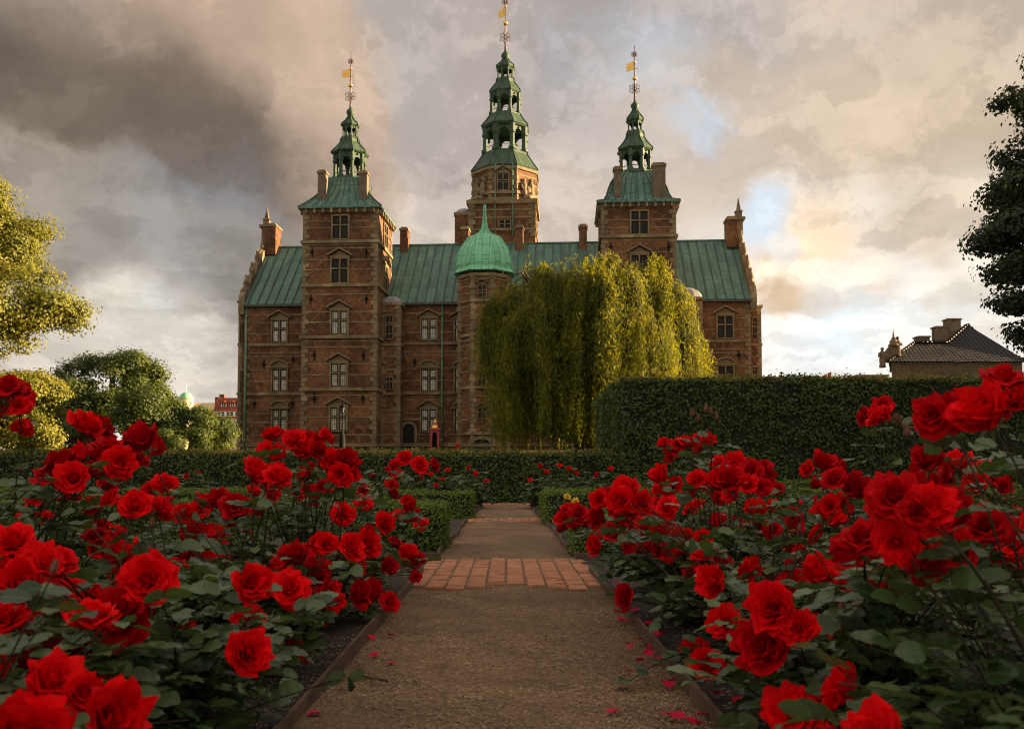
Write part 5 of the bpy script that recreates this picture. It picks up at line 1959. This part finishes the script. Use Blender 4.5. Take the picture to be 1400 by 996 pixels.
def rose_bush(name, base, blooms, seed, fill, ls=.054, label='', cat='rose bush', group=None, meshes=None, buds=()):
    """blooms: (pos, diameter, axis) in world space; fill: (count, radius, low, high)"""
    rg = np.random.default_rng(seed)
    o = empty(name, base, label=label, cat=cat, group=group)
    base = Vector(base)
    items, st = [], MB()
    meshes = meshes or ROSES

    def cane(tip, rad, leaves, lo=.25, from_=None):
        start = Vector((rg.normal() * .05, rg.normal() * .05, 0)) if from_ is None else from_
        mid = Vector((start.x * .6 + tip.x * .35, start.y * .6 + tip.y * .35, tip.z * .68 + start.z * .1)) + Vector(rg.normal(size=3)) * .055
        path = bez(start, mid, tip, 9)
        st.tube(path, [rad * (1 - .55 * i / 8) for i in range(9)], 5)
        a = rg.uniform(0, 6.28)
        for k in range(leaves):
            f = lo + (.97 - lo) * (k + rg.uniform(0, .8)) / leaves
            i = min(7, int(f * 8))
            p = path[i].lerp(path[i + 1], f * 8 - i)
            a += 2.4
            d = Vector((math.cos(a), math.sin(a), rg.uniform(-.15, .55)))
            compound_leaf(p, d, rg, items, st, ls * rg.uniform(.75, 1.2))
        return path

    for (p, dia, ax) in blooms:
        loc = Vector(p) - base
        ax = Vector(ax).normalized()
        foot_ = loc - ax * dia * .34
        cane(foot_, .0038, 4 if dia > .07 else 2, .35)
        me = meshes[int(rg.integers(len(meshes)))]
        q = ax.to_track_quat('Z', 'Y').to_matrix().to_4x4() @ Matrix.Rotation(rg.uniform(0, 6.28), 4, 'Z')
        f = inst('flower', me, o, foot_, q.to_euler(), (dia, dia, dia * rg.uniform(.95, 1.25)))
        inst('calyx', CALYX, f)
    for (p, sz, kind) in buds:
        loc = Vector(p) - base
        cane(loc - Vector((0, 0, sz * .3)), .003, 1, .6)
        inst('bud', BUDR if kind else BUD, o, loc, (rg.normal() * .25, rg.normal() * .25, rg.uniform(0, 6)), (sz, sz, sz * 1.2))
    cnt, rad, lo, hi = fill
    for k in range(cnt):
        a = rg.uniform(0, 6.283)
        r = rad * math.sqrt(rg.uniform(.05, 1))
        h = lo + (hi - lo) * rg.uniform(0, 1) ** .8
        h *= 1 - .35 * (r / rad) ** 2
        tip = Vector((r * math.cos(a), r * math.sin(a), h))
        cane(tip, .003, 6, .2)
    if blooms and ls < .07:
        LPp = np.array([i[0] for i in items]) + unit(np.array([np.array(i[1]) for i in items])) * np.array([i[3] for i in items])[:, None] * .5
        keep = np.ones(len(items), bool)
        for (p, dia, ax) in blooms:
            q = np.array(Vector(p) - base)
            for dr in (Vector(ax).normalized(), (Vector(ax).normalized() + Vector((0, -1.1, .25))).normalized()):
                dv = np.array(dr)
                rel = LPp - q
                s = np.clip(rel @ dv, 0, .42)
                dist = np.linalg.norm(rel - s[:, None] * dv, axis=1)
                keep &= (dist > dia * .50) | (rng_keep(len(items), rg))
        items = [i for i, k2 in zip(items, keep) if k2]
    st.obj('canes', M['stem'], o)
    inst('foliage', leaflets_mesh('foliage', items, M['rose_leaf']), o)
    return o


# places of the blooms: (photo x, photo y, size), turned into real positions by a bloom's real width
BW = .115
LEFT = [(10, 525, 55), (28, 552, 46), (120, 578, 48), (150, 605, 55), (192, 600, 50), (186, 628, 42), (207, 612, 40), (68, 646, 56), (108, 640, 58), (60, 672, 45), (88, 668, 44),
        (185, 690, 58), (225, 660, 44), (222, 692, 55), (250, 702, 38), (128, 690, 42), (372, 592, 40), (400, 599, 42), (426, 595, 35), (370, 614, 34), (411, 616, 38),
        (352, 641, 46), (383, 650, 50), (368, 660, 40), (452, 627, 38), (474, 631, 40), (462, 640, 36), (552, 625, 28), (575, 634, 28), (541, 645, 24), (535, 661, 26),
        (297, 682, 38), (322, 691, 44), (348, 670, 28), (385, 672, 30), (415, 670, 30), (440, 664, 32), (497, 686, 30), (478, 652, 28), (497, 668, 24), (560, 690, 28), (566, 705, 27), (575, 716, 24), (548, 705, 22),
        (556, 759, 34), (567, 769, 32), (509, 812, 36), (492, 845, 30), (437, 742, 45), (452, 764, 34), (400, 762, 50), (430, 788, 48), (448, 806, 42), (457, 822, 40),
        (158, 757, 54), (200, 767, 50), (238, 782, 48), (282, 765, 42), (266, 735, 42), (288, 731, 38), (346, 768, 28), (292, 744, 34), (18, 738, 66), (55, 768, 72), (12, 778, 66),
        (28, 803, 76), (78, 808, 66), (8, 838, 70), (60, 832, 58), (125, 838, 84), (170, 836, 78), (214, 828, 56), (180, 872, 56), (197, 894, 52), (75, 928, 95), (142, 940, 68), (10, 945, 78), (250, 984, 48),
        (392, 888, 44), (425, 878, 38), (400, 915, 46), (418, 930, 42), (430, 856, 32), (262, 842, 36), (350, 795, 30), (310, 790, 30), (470, 700, 24), (335, 720, 26), (30, 905, 60), (110, 862, 60)]
RIGHT = [(792, 700, 34), (785, 716, 30), (800, 712, 28), (835, 678, 42), (856, 670, 44), (874, 688, 42), (850, 702, 42), (838, 724, 38), (882, 718, 38), (912, 690, 40), (906, 720, 40), (924, 738, 38), (890, 704, 34),
         (904, 651, 34), (914, 660, 30), (927, 606, 28), (941, 603, 28), (956, 599, 24), (967, 603, 22), (925, 615, 22), (1004, 632, 32), (1025, 641, 40), (1044, 635, 26), (998, 656, 46), (1020, 658, 44), (984, 660, 38), (966, 664, 34),
         (1033, 700, 42), (961, 755, 46), (950, 780, 42), (978, 781, 42), (957, 736, 38), (985, 716, 34), (945, 690, 32), (914, 832, 34), (1127, 631, 36), (1140, 652, 28), (1200, 567, 42), (1206, 552, 34), (1190, 571, 32),
         (1168, 668, 46), (1150, 680, 36), (1295, 558, 80), (1343, 566, 92), (1372, 508, 72), (1332, 545, 58), (1395, 545, 62), (1308, 632, 44), (1336, 660, 40), (1342, 640, 38), (1222, 675, 92), (1248, 706, 90),
         (1178, 728, 78), (1290, 700, 82), (1345, 714, 78), (1205, 748, 66), (1246, 742, 60), (1160, 750, 50), (1262, 652, 70), (1372, 655, 38), (1386, 742, 48), (1085, 800, 46), (1120, 786, 56), (1150, 794, 52),
         (1040, 787, 40), (1052, 804, 34), (1232, 806, 66), (1212, 848, 58), (1112, 858, 52), (1097, 888, 48), (1122, 902, 48), (948, 890, 46), (966, 905, 56), (985, 928, 48), (938, 912, 42), (1006, 942, 42), (965, 880, 36),
         (1042, 985, 52), (1078, 982, 52), (1216, 890, 46), (1300, 800, 32), (1335, 830, 38), (1376, 762, 46), (1062, 742, 30), (1100, 752, 30), (1080, 700, 28), (1110, 690, 26), (1062, 668, 28), (1330, 770, 30), (1290, 860, 30), (1140, 708, 40)]
LB = [(-.93, 1.5), (-.84, 2.25), (-1.5, 2.35), (-.85, 3.05), (-1.7, 3.3), (-.86, 3.95), (-1.75, 4.2), (-2.45, 4.5), (-.95, 4.85), (-1.75, 5.2), (-2.8, 5.4)]
RB = [(.93, 1.5), (.86, 2.2), (1.5, 2.3), (.87, 3.05), (1.7, 3.2), (.88, 3.95), (1.7, 4.1), (2.5, 4.5), (.86, 4.85), (1.85, 5.2), (2.9, 5.4)]
ORD = ('nearest the camera', 'second from the camera', 'third from the camera', 'fourth from the camera', 'fifth from the camera')


def bush_labels(sd):
    far = {'left': 'before the far trees', 'right': 'before the tall hedge'}[sd]
    e = ['red rose bush %s in the row along the %s edging board' % (q, sd) for q in ORD]
    s = ['red rose bush %s, %s in the second row' % ('on the ' + sd, q) for q in ORD[:3] + ('farthest back',)]
    o = ['red rose bush farthest %s from the path %s' % (sd, far), 'small rearmost red rose bush in the outer %s corner of the near bed' % sd]
    return [e[0], e[1], s[0], e[2], s[1], e[3], s[2], o[0], e[4], s[3], o[1]]


LL, RL = bush_labels('left'), bush_labels('right')
GR = 'red rose bushes in the beds beside the path'
rr = random.Random(9)
NEAR = .42
for side, lst, bases, labels in ((-1, LEFT, LB, LL), (1, RIGHT, RB, RL)):
    groups = [[] for _ in bases]
    for (px, py, s) in lst:
        y = BW * F / s
        p = at(px, py, y)
        k = min(range(len(bases)), key=lambda i: (bases[i][0] - p.x) ** 2 + (bases[i][1] - p.y) ** 2)
        tocam = (Vector((0, 0, EYE)) - p).normalized()
        ax = Vector((0, 0, .75)) + tocam * rr.uniform(.25, .95) + Vector((rr.gauss(0, .35), rr.gauss(0, .35), rr.gauss(0, .15)))
        dia = BW * rr.uniform(.70, .96)
        groups[k].append((p, dia, ax))
        for q in range(rr.choice((0, 1, 1, 2, 2))):
            o2 = Vector((rr.gauss(0, 1), rr.gauss(0, .8), rr.gauss(-.35, .6))).normalized() * dia * rr.uniform(.75, 1.05)
            groups[k].append((p + o2, dia * rr.uniform(.6, .92), ax * .6 + o2.normalized() * .9 + Vector((0, 0, .15))))
    for i, (bx_, by_) in enumerate(bases):
        hi = .50 if by_ > 2.6 else .46
        for q in range(6 if abs(bx_) < 1.2 else 4):
            an = rr.uniform(math.pi * 1.05, math.pi * 1.95) if rr.random() < .75 else rr.uniform(0, 6.28)
            o2 = Vector((math.cos(an), math.sin(an), rr.uniform(-.1, .5)))
            groups[i].append((Vector((bx_ + .40 * o2.x, by_ + .40 * o2.y, rr.uniform(.14, hi))), BW * rr.uniform(.62, 1.0), o2 + Vector((0, -.3, .3))))
        buds = []
        if (side, i) == (1, 5):
            for (px, py) in ((946, 566), (955, 572), (965, 558), (972, 563), (980, 570)):
                buds.append((at(px, py, 3.9), .035, 0))
        if (side, i) == (1, 2):
            for (px, py) in ((1228, 575), (1240, 590), (1255, 580), (1268, 598)):
                buds.append((at(px, py, 2.2), .035, 0))
        for k in range(3):
            a, r = rr.uniform(0, 6.28), rr.uniform(.1, .32)
            buds.append((Vector((bx_ + r * math.cos(a), by_ + r * math.sin(a), hi + .02 + rr.uniform(0, .06))), rr.uniform(.02, .03), rr.random() < .6))
        rose_bush('rose_bush', (bx_, by_, .02), groups[i], 300 + i + (50 if side > 0 else 0), (38, .46, .12, hi), label=labels[i], group=GR, buds=buds)

# farther bushes in front of the low hedge
FL = [((-1.0, 16.2), [(577, 651), (589, 648), (612, 642), (597, 663), (604, 655)], 'distant rose bush left of the path before the low hedge, few red blooms'),
      ((-.75, 17.6), [(640, 638), (665, 657), (650, 648)], 'distant rose bush nearest the path on the left, before the low hedge'),
      ((-2.4, 16.4), [(530, 640), (510, 648)], 'distant rose bush left, behind the farther box hedge'),
      ((.75, 17.4), [(738, 638), (725, 655), (747, 644)], 'distant rose bush nearest the path on the right, before the low hedge'),
      ((1.3, 16.4), [(765, 635), (788, 646), (778, 640)], 'distant rose bush right of the path before the low hedge'),
      ((2.0, 16.2), [(815, 648), (835, 640)], 'distant rose bush on the right beside the tall hedge corner'),
      ((-5.4, 15.8), [(255, 650), (270, 645)], 'distant rose bush at the left, half way along the low hedge'),
      ((-7.6, 15.0), [(30, 640), (70, 650)], 'distant rose bush at the far left before the low hedge')]
for i, ((x, y), bl, lab) in enumerate(FL):
    bls = [(at(px, py, y + rr.uniform(-.4, .1)), .10, (rr.gauss(0, .4), -.5, .8)) for px, py in bl]
    rose_bush('rose_bush', (x, y, .02), bls, 700 + i, (46, .75 if abs(x) > 1.2 else .5, .2, .72), ls=.075, label=lab, group='distant rose bushes before the low hedge')
YB = [((.95, 9.2), [(776, 678), (786, 684)], 'small yellow rose bush left of its neighbour by the right box hedge'), ((1.25, 9.0), [(815, 686), (822, 692)], 'yellow rose bush behind the red blooms right of the path')]
for i, ((x, y), bl, lab) in enumerate(YB):
    bls = [(at(px, py, y), .075, (rr.gauss(0, .4), -.6, .7)) for px, py in bl]
    rose_bush('yellow_rose_bush', (x, y, .02), bls, 800 + i, (26, .3, .15, .36), ls=.045, label=lab, group='yellow rose bushes', meshes=YROSES)
# low green planting in the second beds
rg = np.random.default_rng(5)

# fallen petals
pm_ = []
for sd in range(4):
    r4 = np.random.default_rng(sd)
    V, Fc = [], []
    nu, nv = 6, 5
    for a in range(nu):
        for c in range(nv):
            u, v = -1 + 2 * a / (nu - 1), c / (nv - 1)
            w = math.sin(min(1, v * 1.1 + .1) * math.pi * .62)
            V.append((u * w * .55, v - .5 - .1 * u * u, .13 * (u * u) * w + .08 * math.sin(v * 3 + sd) + .04 * math.sin(u * 5 + sd)))
    for a in range(nu - 1):
        for c in range(nv - 1):
            p = a * nv + c
            Fc.append((p, p + nv, p + nv + 1, p + 1))
    V = np.array(V)
    V[:, 2] -= V[:, 2].min()
    pm_.append(np_mesh('fallen_petal', V, Fc, None if False else M['rose'], smooth=True))
M['petal'] = rose_mat('fallen petals', (.62, .008, .04), (.72, .02, .09), (.7, .01, .05))
for me in pm_:
    me.materials[0] = M['petal']
PET = [(500, 868), (508, 871), (512, 895), (535, 868), (430, 976), (575, 768), (766, 797), (845, 802), (855, 812), (868, 820), (842, 835), (853, 848), (873, 856), (880, 862), (886, 868), (895, 872), (903, 876), (891, 878), (905, 874),
       (873, 874), (860, 885), (893, 884), (887, 892), (860, 917), (880, 921), (913, 935), (920, 930), (838, 972), (910, 976), (925, 978), (945, 985), (955, 987), (960, 976), (984, 958), (870, 840), (835, 800), (848, 845),
       (690, 731), (676, 733), (757, 737), (770, 745), (876, 902), (1010, 968), (900, 900), (918, 915), (862, 880), (888, 858), (1130, 988), (1160, 975), (1100, 978), (535, 905), (560, 800)]
for i, (px, py) in enumerate(PET):
    d = ray(px, py)
    t = (.03 - EYE) / d.z
    p = Vector((0, 0, EYE)) + d * t
    zz = .03 if abs(p.x) < .55 else .05
    s = rr.uniform(.024, .042)
    on = 'gravel path' if abs(p.x) < .55 and not (5.25 < p.y < 6.95) else ('brick strip' if abs(p.x) < .57 else 'dark soil')
    if on == 'brick strip':
        zz = .046
    inst('fallen_petal', pm_[i % 4], None, (p.x, p.y, zz), (rr.gauss(0, .2), rr.gauss(0, .2), rr.uniform(0, 6.28)), (s, s, s),
         label='fallen red rose petal lying on the ' + on, cat='petal', group='fallen petals on the ' + on)
# a leafy sprig lying over the right edging board
sp_ = empty('rose_sprig', (.50, 2.86, .03), label='leafy green rose sprig lying over the right edging board onto the path', cat='sprig')
rg = np.random.default_rng(14)
it, st = [], MB()
pth = bez(Vector((.16, .06, .09)), Vector((.02, 0, .10)), Vector((-.13, -.06, .012)), 7)
st.tube(pth, [.003, .003, .0028, .0025, .002, .0018, .0012], 5)
for k in range(1, 7):
    for sg in (-1, 1):
        it.append((pth[k], Vector((-.6, .9 * sg, .15)) + Vector(rg.normal(size=3)) * .15, Vector((0, 0, 1)) + Vector(rg.normal(size=3)) * .25, .05 * rg.uniform(.8, 1.1)))
it.append((pth[6], Vector((-1, -.3, 0)), Vector((0, 0, 1)), .055))
st.obj('cane', M['stem'], sp_)
inst('foliage', leaflets_mesh('foliage', it, M['rose_leaf']), sp_)
tw_ = MB().tube([(0, 0, .004), (.05, .01, .007), (.10, -.01, .006), (.15, .005, .004)], [.004, .004, .003, .002], 5)
tw_.tube([(.05, .01, .006), (.075, .035, .008)], [.003, .0015], 4)
tw_ = tw_.obj('twig', M['bark'], label='short brown twig lying on the gravel path at the left', cat='twig')
tw_.location = (-.36, 2.86, .026)
tw_.rotation_euler = (0, 0, 2.6)
